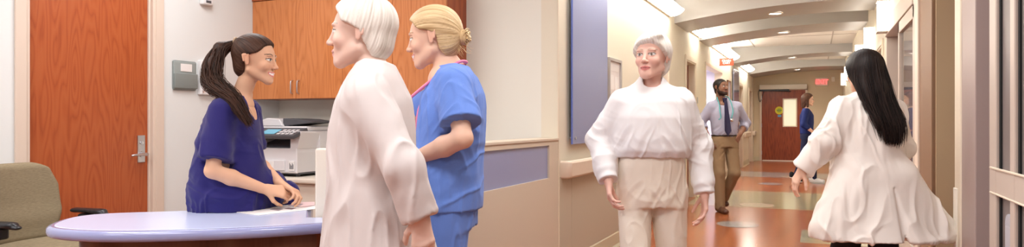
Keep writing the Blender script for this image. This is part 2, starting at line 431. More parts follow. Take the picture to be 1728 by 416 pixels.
# hair -------------------------------------------------------------
def hair_cap(fr, line, grow=.012, pole=(0, -.08, .03), extra=(), vox=.003, amp=.0018, freq=16, cols=None, low=None, coltype='pole'):
    """hair lying on the skull in front of the line y < f(z); combed towards the pole"""
    zz, yy = np.array(line).T
    base, lo, hi = ell((0, -.016, .032), (.076+grow, .097+grow, .085+grow))
    f2, lo2, hi2 = ell((0, .020, .022), (.068+grow*.7, .068+grow*.6, .072+grow*.7))
    f3 = ell((0, -.052, -.035), (.056+grow, .045+grow, .062))[0]
    def f(X, Y, Z):
        a = base(X, Y, Z); b = f2(X, Y, Z); k = .02; h = np.maximum(k-np.abs(a-b), 0)/k; d = np.minimum(a, b)-h*h*k*.25
        c = f3(X, Y, Z); h = np.maximum(k-np.abs(d-c), 0)/k; d = np.minimum(d, c)-h*h*k*.25
        lim = np.interp(Z, zz, yy)-.25*np.clip(np.abs(X)-.03, 0, 1)*0
        e = Y-lim; k = .008; h = np.maximum(k-np.abs(d-e), 0)/k
        return np.maximum(d, e)+h*h*k*.25
    pr = [(infr((f, np.array([-.1, -.13, -.12]), np.array([.1, .12, .14])), fr), .01, 'u')]
    for p in extra: pr.append((infr(p[0], fr), p[1], p[2]))
    V, F = sc(pr, vox); N = normals(V, F); o, R, s = fr
    q = (V-o)@R/s; pl = np.array(pole, float); r = q-pl
    a = comb_angle(r, pl)
    st = fbm(a*freq/2, np.linalg.norm(r, axis=1)*12, a*0+1.5, 3)
    V = V+N*((st-.5)*2*amp*s)[:, None]
    return V, F
def comb_angle(r, pl):
    ax = nrm(-np.array(pl)+1e-6); e1 = np.cross(ax, [0, 0, 1.]) if abs(ax[2]) < .9 else np.cross(ax, [0, 1., 0]); e1 = nrm(e1); e2 = np.cross(ax, e1)
    return np.arctan2(r@e2, r@e1)*4
def hair_color(c0, c1, fr=None, pole=None, freq=10):
    c0 = np.array(c0); c1 = np.array(c1)
    def col(V, N):
        if pole is not None:
            o, R, s = fr; q = (V-o)@R/s; r = q-np.array(pole); a = comb_angle(r, pole); t = fbm(a*freq/2, np.linalg.norm(r, axis=1)*14, a*0+.3, 3)
        else: t = fbm(V[:, 0]*160, V[:, 1]*160, V[:, 2]*12, 2)
        t = np.clip((t-.5)*2.2+.5, 0, 1)[:, None]; return c0*(1-t)+c1*t
    return col
def strands(guides, n, spread, r=.0016, seg=14, sides=4, wav=.0, taper=.35, cluster=None, seed=1):
    """many fine locks following interpolated guides (each a list of points); spread(t) gives the offset radius"""
    rs = np.random.RandomState(seed); G = [np.array(spline(g, 8)) for g in guides]; m = min(len(g) for g in G)
    G = np.array([g[np.linspace(0, len(g)-1, seg).astype(int)] for g in G]); Vs = []; Fs = []; o = 0
    for i in range(n):
        w = rs.dirichlet(np.ones(len(G))*.45); c = (w[:, None, None]*G).sum(0)
        ph = rs.rand()*2*PI; rad = math.sqrt(rs.rand()); off = nrm(rs.randn(3))*rad; lenf = 1-.28*rs.rand()**2
        t = np.linspace(0, 1, seg)*lenf; c = np.stack([np.interp(t, np.linspace(0, 1, seg), c[:, k]) for k in range(3)], 1)
        sp = np.array([spread(x) for x in t])[:, None]; c = c+off*sp
        wv = nrm(rs.randn(3)); c = c+wv*(wav*np.sin(t*(9+5*rs.rand())+ph)*np.minimum(t*3, 1))[:, None]
        T = np.gradient(c, axis=0); T /= np.linalg.norm(T, axis=1)[:, None]+1e-9; a = np.cross(T, off+1e-4); a /= np.linalg.norm(a, axis=1)[:, None]+1e-9; b = np.cross(T, a)
        rr = (r*(.7+.6*rs.rand())*(1-(1-taper)*t**3))[:, None]
        ring = np.stack([c+a*rr*math.cos(2*PI*k/sides)*2.2+b*rr*math.sin(2*PI*k/sides) for k in range(sides)], 1).reshape(-1, 3)
        f = [[j*sides+k, j*sides+(k+1) % sides, (j+1)*sides+(k+1) % sides, (j+1)*sides+k] for j in range(seg-1) for k in range(sides)]
        Vs.append(ring); Fs.append(np.array(f)+o); o += len(ring)
    return np.concatenate(Vs), np.concatenate(Fs)
def strand_color(c0, c1, per):
    c0 = np.array(c0); c1 = np.array(c1)
    def col(V, N):
        rs = np.random.RandomState(5); t = np.repeat(rs.rand(len(V)//per+1), per)[:len(V)][:, None]; return c0*(1-t)+c1*t
    return col
LINE_BACK = [(-.12, -.2), (-.095, -.055), (-.06, -.032), (-.03, -.030), (-.012, -.030), (.008, -.024), (.024, .012), (.030, .034), (.045, .050), (.062, .058), (.078, .075), (.10, .1), (.14, .12)]
mat('skin', (.7, .45, .35), .55, attr=True, sss=.12, spec=.28)
mat('hair', (.1, .05, .03), .50, attr=True, spec=.25)
mat('hair_soft', (.1, .05, .03), .5, attr=True, spec=.35)
mat('hair_tie', (.45, .33, .22), .6)
mat('navy', (.022, .018, .125), .85, spec=.2, bump=.25, bscale=400, sheen=.15)
mat('blue', (.15, .27, .70), .85, spec=.2, bump=.25, bscale=400, sheen=.1)
mat('white_cloth', (.82, .80, .79), .8, spec=.2, bump=.06, bscale=500)
mat('lab_white', (.85, .79, .73), .85, spec=.2, bump=.06, bscale=500)
mat('white_coat', (.67, .61, .59), .85, spec=.2, bump=.06, bscale=500)
mat('cream_cloth', (.82, .73, .61), .85, spec=.2, bump=.2, bscale=300)
mat('lavender_shirt', (.40, .40, .51), .85, spec=.2, bump=.2, bscale=300)
mat('navy_blouse', (.016, .028, .13), .7, spec=.2)
mat('dark_denim', (.02, .025, .06), .9, spec=.2)
mat('khaki', (.26, .175, .10), .9, spec=.2, bump=.2, bscale=300)
mat('black_cloth', (.012, .011, .013), .85)
mat('tie', (.018, .015, .055), .5)
mat('dark_leather', (.03, .018, .014), .4)
mat('shoe_brown', (.10, .04, .022), .4)
mat('shoe_white', (.75, .74, .74), .5)
mat('white_rubber', (.8, .8, .8), .5)
mat('pink', (.80, .22, .38), .4)
mat('teal', (.10, .42, .44), .4)
mat('chrome', (.75, .75, .78), .18, metal=1)
mat('white_plastic', (.8, .8, .8), .4)
def wood(name, c0, c1, c2, scale=(5, 5, .9), rings=11, rough=.35, coat=.15):
    m = mat(name, c1, rough, coat=coat, spec=.4); nt = m.node_tree; N = nt.nodes; L = nt.links; b = N['Principled BSDF']
    tc = N.new('ShaderNodeTexCoord'); mp = N.new('ShaderNodeMapping'); mp.inputs['Scale'].default_value = scale; L.new(tc.outputs['Object'], mp.inputs[0])
    n = N.new('ShaderNodeTexNoise'); n.inputs['Scale'].default_value = 1; n.inputs['Detail'].default_value = 1.5; n.inputs['Roughness'].default_value = .4; L.new(mp.outputs[0], n.inputs['Vector'])
    k = N.new('ShaderNodeMath'); k.operation = 'MULTIPLY'; k.inputs[1].default_value = rings; L.new(n.outputs['Fac'], k.inputs[0])
    pp = N.new('ShaderNodeMath'); pp.operation = 'PINGPONG'; pp.inputs[1].default_value = .5; L.new(k.outputs[0], pp.inputs[0])
    m2 = N.new('ShaderNodeMapping'); m2.inputs['Scale'].default_value = (scale[0]*22, scale[1]*22, scale[2]*4); L.new(tc.outputs['Object'], m2.inputs[0])
    f = N.new('ShaderNodeTexNoise'); f.inputs['Scale'].default_value = 1; f.inputs['Detail'].default_value = 4; L.new(m2.outputs[0], f.inputs['Vector'])
    ad = N.new('ShaderNodeMath'); ad.operation = 'MULTIPLY_ADD'; ad.inputs[1].default_value = 1.1; L.new(pp.outputs[0], ad.inputs[0])
    sb = N.new('ShaderNodeMath'); sb.operation = 'MULTIPLY'; sb.inputs[1].default_value = .55; L.new(f.outputs['Fac'], sb.inputs[0]); L.new(sb.outputs[0], ad.inputs[2])
    cr = N.new('ShaderNodeValToRGB'); e = cr.color_ramp.elements; e[0].position = .18; e[0].color = (*c0, 1); e[1].position = .78; e[1].color = (*c2, 1)
    q = e.new(.45); q.color = (*c1, 1); L.new(ad.outputs[0], cr.inputs[0]); L.new(cr.outputs[0], b.inputs['Base Color'])
    return m
wood('door_wood', (.33, .066, .020), (.41, .092, .026), (.44, .108, .033), scale=(10, 10, 1.3), rings=11)
wood('cabinet_wood', (.48, .155, .045), (.58, .205, .066), (.62, .23, .078), scale=(9, 9, 1.1), rings=10, rough=.3)
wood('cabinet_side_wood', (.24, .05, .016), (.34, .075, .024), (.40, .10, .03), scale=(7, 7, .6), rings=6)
wood('corridor_door_wood', (.16, .028, .010), (.24, .045, .015), (.29, .06, .02), scale=(12, 12, 1.2), rings=6)
wood('pedestal_wood', (.20, .07, .03), (.27, .10, .045), (.32, .13, .06), scale=(3, 3, 1), rings=5)
mat('wall_side_paint', (.765, .79, .78), .7, spec=.25, bump=.08, bscale=120)
mat('wall_lower', (.53, .465, .36), .65, spec=.3)
mat('board_glass', (.255, .285, .46), .45, spec=.4, coat=.08)
mat('wall_cream', (.80, .785, .705), .7, spec=.25, bump=.08, bscale=120)
mat('wall_corridor', (.76, .70, .57), .65, spec=.3, bump=.08, bscale=120)
mat('wall_far', (.66, .55, .39), .7, spec=.25)
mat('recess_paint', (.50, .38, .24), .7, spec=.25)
mat('wainscot', (.62, .53, .42), .55, spec=.35, vary=.05, vscale=220, bump=.05, bscale=300)
mat('trim_paint', (.76, .66, .52), .45)
mat('frame_paint', (.72, .60, .50), .45)
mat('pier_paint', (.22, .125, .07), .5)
mat('frame_mauve', (.38, .29, .265), .4)
mat('frame_beige', (.54, .45, .38), .4)
mat('base_cove', (.60, .54, .38), .4)
mat('laminate_cream', (.74, .67, .57), .4, vary=.03, vscale=200)
mat('lavender_panel', (.29, .315, .50), .4, spec=.5, coat=.1)
mat('lavender_edge', (.12, .18, .55), .2)
mat('lavender_glass', (.55, .55, .78), .12, trans=.35, coat=.5)
mat('handrail_vinyl', (.72, .60, .48), .4)
mat('ceiling_tile', (.86, .84, .80), .8)
mat('ceiling_grid', (.50, .46, .42), .6)
mat('beam_paint', (.46, .45, .44), .38, spec=.45)
mat('desk_top', (.62, .68, .90), .22, spec=.4, coat=.25)
mat('desk_rim', (.50, .54, .86), .10, trans=.45, coat=.5, ior=1.4)
mat('grey_plastic', (.30, .34, .33), .5)
mat('grey_plastic_dark', (.22, .25, .24), .5)
mat('black_plastic', (.015, .015, .018), .35)
mat('charcoal_plastic', (.085, .085, .095), .45)
mat('printer_grey', (.74, .72, .73), .45)
mat('printer_dark', (.10, .10, .12), .5)
mat('screen_blue', (.10, .35, .50), .2, emit=(.15, .45, .6), estr=.4)
mat('paper', (.84, .82, .80), .8)
mat('paper_ink', (.35, .28, .30), .8)
mat('paper_pink', (.75, .55, .55), .8)
mat('chair_fabric', (.29, .235, .15), .95, spec=.1, vary=.35, vscale=1, stretch=(50, 50, 260), bump=.4, bscale=260)
mat('steel', (.62, .62, .66), .28, metal=1)
mat('bronze', (.35, .30, .26), .35, metal=1)
mat('white_metal', (.80, .74, .64), .45)
mat('silver_frame', (.45, .42, .40), .4, metal=.4)
mat('board_white', (.78, .74, .72), .5)
mat('note_yellow', (.62, .52, .16), .8); mat('note_blue', (.12, .35, .55), .8); mat('note_green', (.30, .50, .30), .8)
mat('sign_red', (.72, .07, .025), .5)
mat('sign_letter', (.90, .86, .82), .5)
mat('exit_red', (.7, .05, .05), .4, emit=(1, .10, .09), estr=2.2)
mat('exit_face', (.62, .42, .38), .4, emit=(1, .25, .2), estr=.25)
mat('sticker_yellow', (.62, .55, .03), .6)
mat('sticker_green', (.10, .25, .06), .6)
mat('tube_glow', (1, 1, 1), .5, emit=(1, .95, .88), estr=24)
mat('lamp_glow', (1, 1, 1), .5, emit=(1, .93, .82), estr=10)
mat('down_glow', (1, 1, 1), .5, emit=(1, .92, .82), estr=8)
mat('fill_glow', (1, 1, 1), .5, emit=(1, .96, .90), estr=3.0)  # glow of the added fill panels, out of view
mat('alcove_paint', (.72, .71, .84), .6)
mat('window_glow', (.6, .58, .42), .5, emit=(1, .93, .70), estr=.6)
mat('glass', (.92, .92, .94), .03, trans=1, ior=1.45)
mat('grey_sticker', (.45, .45, .50), .5)
mat('dark_glass', (.06, .05, .07), .06, spec=.6)
mat('tinted_glass', (.20, .165, .155), .35, spec=.3)
mat('room_lavender', (.40, .36, .44), .8)
mat('picture_brown', (.22, .09, .04), .5); mat('picture_art', (.45, .42, .50), .6)
mat('black_gap', (.01, .01, .01), .8)
mat('inlay_green', (.40, .36, .22), .16, coat=.4, vary=.06, vscale=60)
mat('inlay_grey', (.36, .35, .34), .16, coat=.4, vary=.06, vscale=60)
mat('inlay_cream', (.62, .52, .38), .16, coat=.4, vary=.06, vscale=60)
mat('red_small', (.45, .10, .04), .5)
# planked floor
def floor_mat():
    m = mat('floor_planks', (.38, .13, .05), .20, coat=.12); nt = m.node_tree; N = nt.nodes; L = nt.links; b = N['Principled BSDF']
    tc = N.new('ShaderNodeTexCoord'); mp = N.new('ShaderNodeMapping'); mp.inputs['Rotation'].default_value = (0, 0, PI/2); L.new(tc.outputs['Object'], mp.inputs[0])
    br = N.new('ShaderNodeTexBrick'); br.inputs['Scale'].default_value = 1; br.inputs['Brick Width'].default_value = .9; br.inputs['Row Height'].default_value = .10
    br.inputs['Mortar Size'].default_value = .0012; br.inputs['Color1'].default_value = (.40, .125, .045, 1); br.inputs['Color2'].default_value = (.30, .085, .030, 1); br.inputs['Mortar'].default_value = (.16, .05, .02, 1)
    L.new(mp.outputs[0], br.inputs['Vector'])
    m2 = N.new('ShaderNodeMapping'); m2.inputs['Scale'].default_value = (40, 3, 1); L.new(tc.outputs['Object'], m2.inputs[0])
    n = N.new('ShaderNodeTexNoise'); n.inputs['Scale'].default_value = 1; n.inputs['Detail'].default_value = 5; L.new(m2.outputs[0], n.inputs['Vector'])
    r = N.new('ShaderNodeMapRange'); r.inputs['To Min'].default_value = .75; r.inputs['To Max'].default_value = 1.25; L.new(n.outputs['Fac'], r.inputs['Value'])
    v = N.new('ShaderNodeVectorMath'); v.operation = 'SCALE'; L.new(br.outputs['Color'], v.inputs[0]); L.new(r.outputs[0], v.inputs['Scale']); L.new(v.outputs[0], b.inputs['Base Color'])
floor_mat()
# ------------------------------------------------------------------ people: the seven figures
CW = lambda c: (lambda V, N: np.tile(np.array(c, float), (len(V), 1)))
def px(u0, s, z0, v0):      # side-view measure: picture step -> metres in a figure's own plane
    return lambda u, v: ((u-u0)/s, z0-(v-v0)/s)
def person(name, loc, rz, label): return empty(name, loc, rz, label, 'person')
def blend_skin(fr, base, **k):
    return head_color(fr, base, **k)
def traps(zn, zs, xs, y=-.01, r0=.042, r1=.050):
    return [(rcone((s*.045, y, zn), (s*xs, y, zs), r0, r1), .05, 'u') for s in (-1, 1)]
def sleeve(sh, el, wr, cut, r, extra=(), vox=.005, fl=None, local=(), k=.03, cutn=None, base=(14, 14, 6, .0035)):
    """cloth tube over an arm; cut = point where it ends, along the arm"""
    sh, el, wr = [np.array(a, float) for a in (sh, el, wr)]; cut = np.array(cut, float)
    pr = [(rcone(sh, el, r[0], r[1]), k, 'u')]
    if wr is not None and r[2]: pr.append((rcone(el, wr, r[1], r[2]), k, 'u'))
    return pr
def garment(name, parent, prims, cuts, vox, m, base=None, local=(), label=None, sm=2, color=None):
    """prims then subtracting everything beyond each cut: (point, outward normal, radius of effect)"""
    V, F = Sculpt(list(prims)+[((halfball(p, n, rr)), .003, 's') for p, n, rr in cuts], vox).mesh()
    V = smooth_vf(V, F, sm); V, F = folds(V, F, base, local)
    return to_mesh(name, [(V, F)], m, parent, color, label)
def halfball(p, n, rr):
    n = nrm(n); p = np.array(p, float)
    def f(X, Y, Z):
        a = -((X-p[0])*n[0]+(Y-p[1])*n[1]+(Z-p[2])*n[2]); b = np.sqrt((X-p[0])**2+(Y-p[1])**2+(Z-p[2])**2)-rr
        return np.maximum(a, b)
    return f, p-rr, p+rr

def seated_nurse():
    root = person('person', P(-1.417, 3.45, .791), YAW-PI/2,
        'woman in navy scrubs with a dark ponytail, sitting on the rounded desk')
    fr = head_frame((-.005, .122, .750), -4, -4, 0, 1.04); base = SKIN['olive']
    col = head_color(fr, base, smile=1, brow=(.045, .025, .018), iris=(.06, .03, .015), lip=(.66, .22, .20))
    hd = sc(head_prims(fr, smile=1, jaw=.97)+neck_prims(fr, np.array([0, .045, .56]), .044)+[(ell((0, .03, .52), (.11, .075, .050)), .04, 'u')], .0024)
    elN = np.array([.235, .005, .205]); wrN = np.array([.095, .205, .105]); shN = np.array([.165, .02, .485])
    elF = np.array([-.19, .035, .24]); wrF = np.array([.005, .255, .118]); shF = np.array([-.165, .03, .49])
    hN = hand_prims(wrN, (-.42, .86, -.18), (-.55, -.28, -.45), 1, curl=(.65, .95, .6), spread=.02, thumb=(.5, .5), s=.96)
    hF = hand_prims(wrF, (.28, .86, -.32), (.25, -.30, -.9), -1, curl=(.55, .95, .6), spread=.02, thumb=(.4, .5), s=.96)
    a1 = sc(arm_prims(shN, elN, wrN, m=.92)+hN, .003); a2 = sc(arm_prims(shF, elF, wrF, m=.92)+hF, .003)
    tr = sc([(loft([(.02, -.005, 0, .15, .12), (.12, 0, 0, .15, .12), (.25, 0, 0, .13, .11), (.4, 0, .01, .145, .12), (.5, 0, .02, .13, .09), (.56, 0, .02, .07, .06)]), .03, 'u')]
        +leg_prims((.08, .02, .085), (-.17, .245, .058), (-.26, .28, -.33), .75)+leg_prims((-.09, .02, .085), (-.34, .12, .062), (-.42, .17, -.33), .78), .008)
    body = to_mesh('body', [hd, a1, a2, tr], 'skin', root, col)
    # tunic
    rows = [(-.0, -.0, -.010, .185, .190), (.06, -.01, -.012, .195, .193), (.15, -.0, -.012, .18, .180), (.27, 0, -.012, .165, .160), (.38, 0, -.004, .165, .138), (.46, 0, .005, .160, .118), (.52, 0, .010, .130, .095), (.565, 0, .018, .080, .072)]
    pr = [(loft(rows, 2.2), .02, 'u'), (rcone((.10, .015, .50), (-.10, .015, .50), .055, .055), .05, 'u'),
          (rcone(shN+[-.01, -.005, -.005], shN+(elN-shN)*.80, .058, .074), .045, 'u'), (rcone(shF+[.01, 0, -.005], shF+(elF-shF)*.80, .058, .070), .045, 'u'),
          (rcone((.07, .02, .09), (-.07, .15, .085), .105, .100), .05, 'u'), (rcone((-.09, .02, .09), (-.18, .09, .09), .10, .09), .05, 'u'),
          (infr(rcone((0, -.022, -.04), (0, -.01, -.25), .047, .05), fr), .004, 's'), (rcone((0, .09, .60), (0, .155, .47), .038, .012), .01, 's')]
    cuts = [(shN+(elN-shN)*.80, elN-shN, .11), (shF+(elF-shF)*.80, elF-shF, .11)]
    g = garment('scrub_top', root, pr, cuts, .0048, 'navy', (12, 12, 5, .013),
        [((.12, .0, .42), (.3, .5, 1), .055, .09, .005), ((.15, -.03, .05), (0, .5, 1), .06, .10, .005), ((.1, .10, .25), (.2, .6, 1), .07, .10, .006), ((.16, -.1, .2), (0, .3, 1), .08, .10, .006), ((.17, .04, .33), (0, 1, .5), .035, .05, .004)])
    # trousers
    pr = [(loft([(.0, 0, -.0, .175, .175), (.16, 0, 0, .16, .16)], 2.3), .02, 'u')]
    for hx, kn, an in ((.085, (-.17, .225, .058), (-.26, .25, -.31)), (-.09, (-.34, .11, .064), (-.42, .15, -.31))):
        pr += [(rcone((hx, .02, .088), kn, .090, .060), .03, 'u'), (rcone(kn, an, .060, .060), .02, 'u')]
    pr.append((halfball((0, 0, -.0), (0, 0, -1), .22), .002, 's'))
    garment('scrub_trousers', root, pr, [((-.26, .265, -.30), (0, 0, -1), .12), ((-.42, .15, -.30), (0, 0, -1), .12)], .006, 'navy', (9, 9, 9, .005), [((-.05, .15, .12), (.5, 1, .3), .05, .08, .004)])
    for x, y in ((-.26, .24), (-.42, .13)): shoe(root, 'shoe', (x, y, -.44), (x-.02, y+.22, -.46), 'shoe_white')
    # hair
    pole = (0, -.088, .068)
    hc = lambda c0, c1: hair_color(c0, c1, fr, pole, 12)
    V, F = hair_cap(fr, LINE_BACK, grow=.009, pole=pole, extra=[(ell((0, -.098, .072), (.022, .018, .022)), .02, 'u')], amp=.0022)
    hair = to_mesh('hair', [(V, F)], 'hair', root, hc((.022, .010, .006), (.085, .038, .022)))
    o, R, s = fr; T = lambda p: tuple(o+R@np.array(p, float)*s)
    g0 = [T((0, -.100, .075)), (.02, -.045, .80), (.04, -.075, .72), (.075, -.055, .64), (.115, -.005, .585), (.155, .065, .555), (.175, .12, .49), (.18, .155, .43)]
    g1 = [T((0, -.105, .070)), (.02, -.070, .79), (.05, -.095, .70), (.09, -.06, .61), (.13, .01, .575), (.165, .085, .53), (.185, .135, .46), (.18, .165, .41)]
    g2 = [T((0, -.098, .080)), (.035, -.03, .80), (.07, -.035, .73), (.10, -.03, .655), (.135, .03, .60), (.160, .09, .56), (.178, .13, .50), (.175, .16, .44)]
    g3 = [T((0, -.105, .07)), (.0, -.09, .78), (.02, -.11, .71), (.07, -.10, .64), (.11, -.04, .59), (.15, .03, .56), (.17, .09, .50), (.18, .14, .45)]
    sp = lambda t: .008+.046*math.sin(min(t*1.5, 1)*PI*.62)*(1-.72*t)
    V, F = strands([g0, g1, g2, g3], 1000, sp, r=.0010, seg=30, wav=.011, seed=4)
    pt = to_mesh('ponytail', [(V, F)], 'hair', hair, strand_color((.016, .008, .005), (.085, .035, .020), 120))
    core = [(rcone(g0[i], g0[i+1], [.018, .034, .036, .033, .030, .024, .014][i], [.034, .036, .033, .030, .024, .014, .006][i]), .02, 'u') for i in range(7)]
    to_mesh('ponytail', [sc(core, .005)], 'hair', hair, hair_color((.022, .010, .006), (.06, .028, .018)))
    b = MB(); ring = [T((.022*math.cos(a), -.108+.012*math.cos(a)*0, .076+.022*math.sin(a))) for a in np.linspace(0, 2*PI, 17)]
    b.tube(ring, .006, 8); b.build('hair_tie', 'hair_tie', hair)
    return root

def blonde_nurse():
    loc = P(-.27, 2.85, 0); root = person('person', loc, YAW+PI/2, 'blonde woman in light blue scrubs leaning her arm forward, hair in a low bun')
    fr = head_frame((-.005, .062, 1.578), -6, -9, 0, 1.03); base = SKIN['fair']
    col = head_color(fr, base, smile=1, brow=(.30, .18, .09), iris=(.10, .16, .22), lip=(.72, .30, .28))
    hd = sc(head_prims(fr, smile=1, jaw=.95)+neck_prims(fr, np.array([0, -.03, 1.44]), .044)+[(ell((0, .0, 1.40), (.13, .08, .07)), .04, 'u')], .0024)
    shN = np.array([-.155, -.045, 1.375]); elN = np.array([-.27, -.085, 1.165]); wrN = np.array([-.12, .13, 1.075])
    shF = np.array([.16, -.02, 1.38]); elF = np.array([.29, .20, 1.235]); wrF = np.array([.40, .40, 1.135])
    a1 = sc(arm_prims(shN, elN, wrN, m=1.0)+hand_prims(wrN, (.25, .9, -.25), (.3, -.1, -1), 1, curl=(.25, .35, .3)), .003)
    a2 = sc(arm_prims(shF, elF, wrF, m=.95)+hand_prims(wrF, (.25, .95, -.12), (0, -.1, -1), -1, curl=(.15, .25, .3)), .003)
    legs = ((-.095, 0, .90), (-.10, .02, .50), (-.10, -.01, .09)), ((.095, 0, .90), (.10, .03, .50), (.11, .01, .09))
    tr = sc([(loft([(.82, 0, 0, .15, .11), (.95, 0, 0, .155, .12), (1.1, 0, 0, .125, .10), (1.28, 0, -.01, .145, .11), (1.38, 0, -.02, .13, .09), (1.45, 0, -.02, .07, .06)]), .03, 'u')]+leg_prims(*legs[0], m=.95)+leg_prims(*legs[1], m=.95), .008)
    to_mesh('body', [hd, a1, a2, tr], 'skin', root, col)
    rows = [(.872, 0, .010, .205, .155), (.95, 0, .006, .200, .156), (1.05, 0, -.0, .185, .148), (1.15, 0, -.01, .175, .142), (1.26, 0, -.018, .178, .138), (1.34, 0, -.025, .172, .128), (1.41, 0, -.028, .145, .095), (1.455, 0, -.02, .08, .07)]
    pr = [(loft(rows, 2.15), .02, 'u'), (rcone((.11, -.03, 1.395), (-.11, -.035, 1.395), .058, .058), .04, 'u'),
          (rcone(shN-[0, 0, .01], shN+(elN-shN)*.78, .060, .082), .04, 'u'), (rcone(shF, shF+(elF-shF)*.72, .066, .074), .04, 'u'),
          (infr(rcone((0, -.022, -.04), (0, -.03, -.22), .046, .050), fr), .004, 's'), (rcone((0, .05, 1.47), (0, .12, 1.34), .045, .012), .01, 's')]
    e = (elN-shN)*np.array([1, 1, 1.]); 
    g = garment('scrub_top', root, pr, [(shN+e*.72, e+np.array([.0, 0, -.05]), .12), (shF+(elF-shF)*.72, elF-shF, .12)], .0048, 'blue', (12, 12, 4, .010),
        [((-.1, -.1, 1.15), (0, .6, 1), .06, .10, .005), ((-.15, -.02, 1.02), (0, .5, 1), .08, .10, .006), ((-.12, .03, 1.28), (.2, .8, .6), .05, .07, .005)])
    pr = [(loft([(.80, 0, 0, .165, .125), (.98, 0, 0, .165, .125)], 2.2), .02, 'u')]
    for hp, kn, an in legs: pr += [(rcone(hp, kn, .100, .086), .03, 'u'), (rcone(kn, (an[0], an[1], .05), .086, .085), .03, 'u')]
    garment('scrub_trousers', root, pr, [((0, 0, .045), (0, 0, -1), .25)], .006, 'blue', (14, 14, 3, .010))
    for x, y in ((-.10, -.03), (.11, -.01)): shoe(root, 'shoe', (x, y-.05, 0), (x, y+.20, 0), 'shoe_white')
    # patch pocket with seam
    pole = (0, -.095, -.012); hcol = hair_color((.40, .25, .11), (.82, .62, .36), fr, pole, 12)
    V, F = hair_cap(fr, LINE_BACK, grow=.013, pole=pole, amp=.0026, extra=[(ell((0, -.08, 0), (.05, .04, .05)), .03, 'u')])
    hair = to_mesh('hair', [(V, F)], 'hair_soft', root, hcol)
    o, R, s = fr; T = lambda p: tuple(o+R@np.array(p, float)*s)
    G = []
    for j in range(4):
        a0 = j*PI/2; G.append([T((.030*math.cos(a0+i*.9)*(.5+.1*i), -.125-.012*(i % 2)-.004*j, -.020+.030*math.sin(a0+i*.9)*(.5+.1*i))) for i in range(7)])
    V, F = strands(G, 160, lambda t: .012, r=.0018, seg=26, wav=.004, seed=9)
    bun = to_mesh('hair_bun', [(V, F)], 'hair_soft', hair, strand_color((.42, .26, .11), (.85, .66, .38), 104))
    V, F = sc([(infr(ell((0, -.125, -.020), (.034, .026, .032)), fr), .01, 'u')], .003); to_mesh('hair_bun', [(V, F)], 'hair_soft', hair, hair_color((.45, .28, .13), (.7, .5, .27)))
    V, F = strands([[T((0, -.10, -.01)), T((.01, -.13, .02)), T((.02, -.16, .01))], [T((0, -.10, -.03)), T((-.01, -.13, -.06)), T((-.02, -.15, -.07))], [T((0, -.09, -.04)), T((-.02, -.10, -.08)), T((-.02, -.11, -.11))]], 26, lambda t: .006+.02*t, r=.0005, seg=10, wav=.004, seed=3)
    to_mesh('loose_hair', [(V, F)], 'hair_soft', hair, strand_color((.6, .42, .2), (.85, .66, .38), 40))
    # stethoscope round the neck
    st = empty('stethoscope', loc, YAW+PI/2, 'pink stethoscope hanging around the neck of the blonde woman in blue scrubs', 'stethoscope')
    L = MB(); pts = spline([(.075, .03, 1.40), (.06, -.03, 1.462), (.0, -.080, 1.475), (-.060, -.055, 1.472), (-.085, -.0, 1.435), (-.095, .055, 1.395), (-.09, .105, 1.355), (-.085, .135, 1.330)], 8)
    L.tube(pts, .0062, 10); L.tube(spline([(-.085, .135, 1.330), (-.088, .150, 1.315), (-.070, .160, 1.30)], 6), .0062, 10); L.tube(spline([(.075, .03, 1.40), (.07, .085, 1.36), (.05, .125, 1.28), (.045, .135, 1.18)], 8), .0062, 10)
    L.build('tubing', 'pink', st, 'pink rubber tubing')
    L = MB(); L.tube(spline([(-.085, .138, 1.328), (-.115, .128, 1.29), (-.118, .135, 1.24), (-.105, .148, 1.205)], 8), .0032, 8); L.tube(spline([(-.070, .158, 1.30), (-.06, .165, 1.26), (-.07, .165, 1.22), (-.085, .160, 1.20)], 8), .0032, 8)
    L.build('ear_tubes', 'chrome', st, 'silver metal ear tubes')
    L = MB(); 
    for p in ((-.105, .148, 1.203), (-.085, .160, 1.198)): L.lathe([(.001, -.008), (.006, -.005), (.006, .004), (.001, .008)], p, 10)
    L.build('ear_tips', 'white_plastic', st)
    L = MB(); L.lathe([(.001, -.006), (.020, -.006), (.022, 0), (.012, .006), (.006, .014), (.001, .014)], (.045, .137, 1.165), 20, 'y'); L.build('chest_piece', 'chrome', st, 'metal chest piece')
    return root

def white_coat(root, rows, arms, neck_fr, coat_m, vox=.0055, cuts=(), base=(8, 8, 2.2, .010), local=(), extra=(), name='lab_coat'):
    pr = [(loft(rows, 2.1), .02, 'u')]
    for sh, el, wr, r in arms:
        sh, el, wr = [np.array(a, float) for a in (sh, el, wr)]
        pr += [(rcone(sh-[0, 0, .03], el, r[0], r[1]), .05, 'u'), (rcone(el, wr, r[1], r[2]), .03, 'u')]
    zt = rows[-1][0]; pr += traps(zt-.035, zt-.085, .13)+list(extra)
    if neck_fr is not None: pr.append((infr(rcone((0, -.022, -.03), (0, -.02, -.24), .050, .055), neck_fr), .004, 's'))
    cu = [(np.array(wr, float)-.0*nrm(np.array(wr, float)-np.array(el, float)), np.array(wr, float)-np.array(el, float), r[2]+.03) for sh, el, wr, r in arms]
    return garment(name, root, pr, list(cuts)+cu, vox, coat_m, base, local)

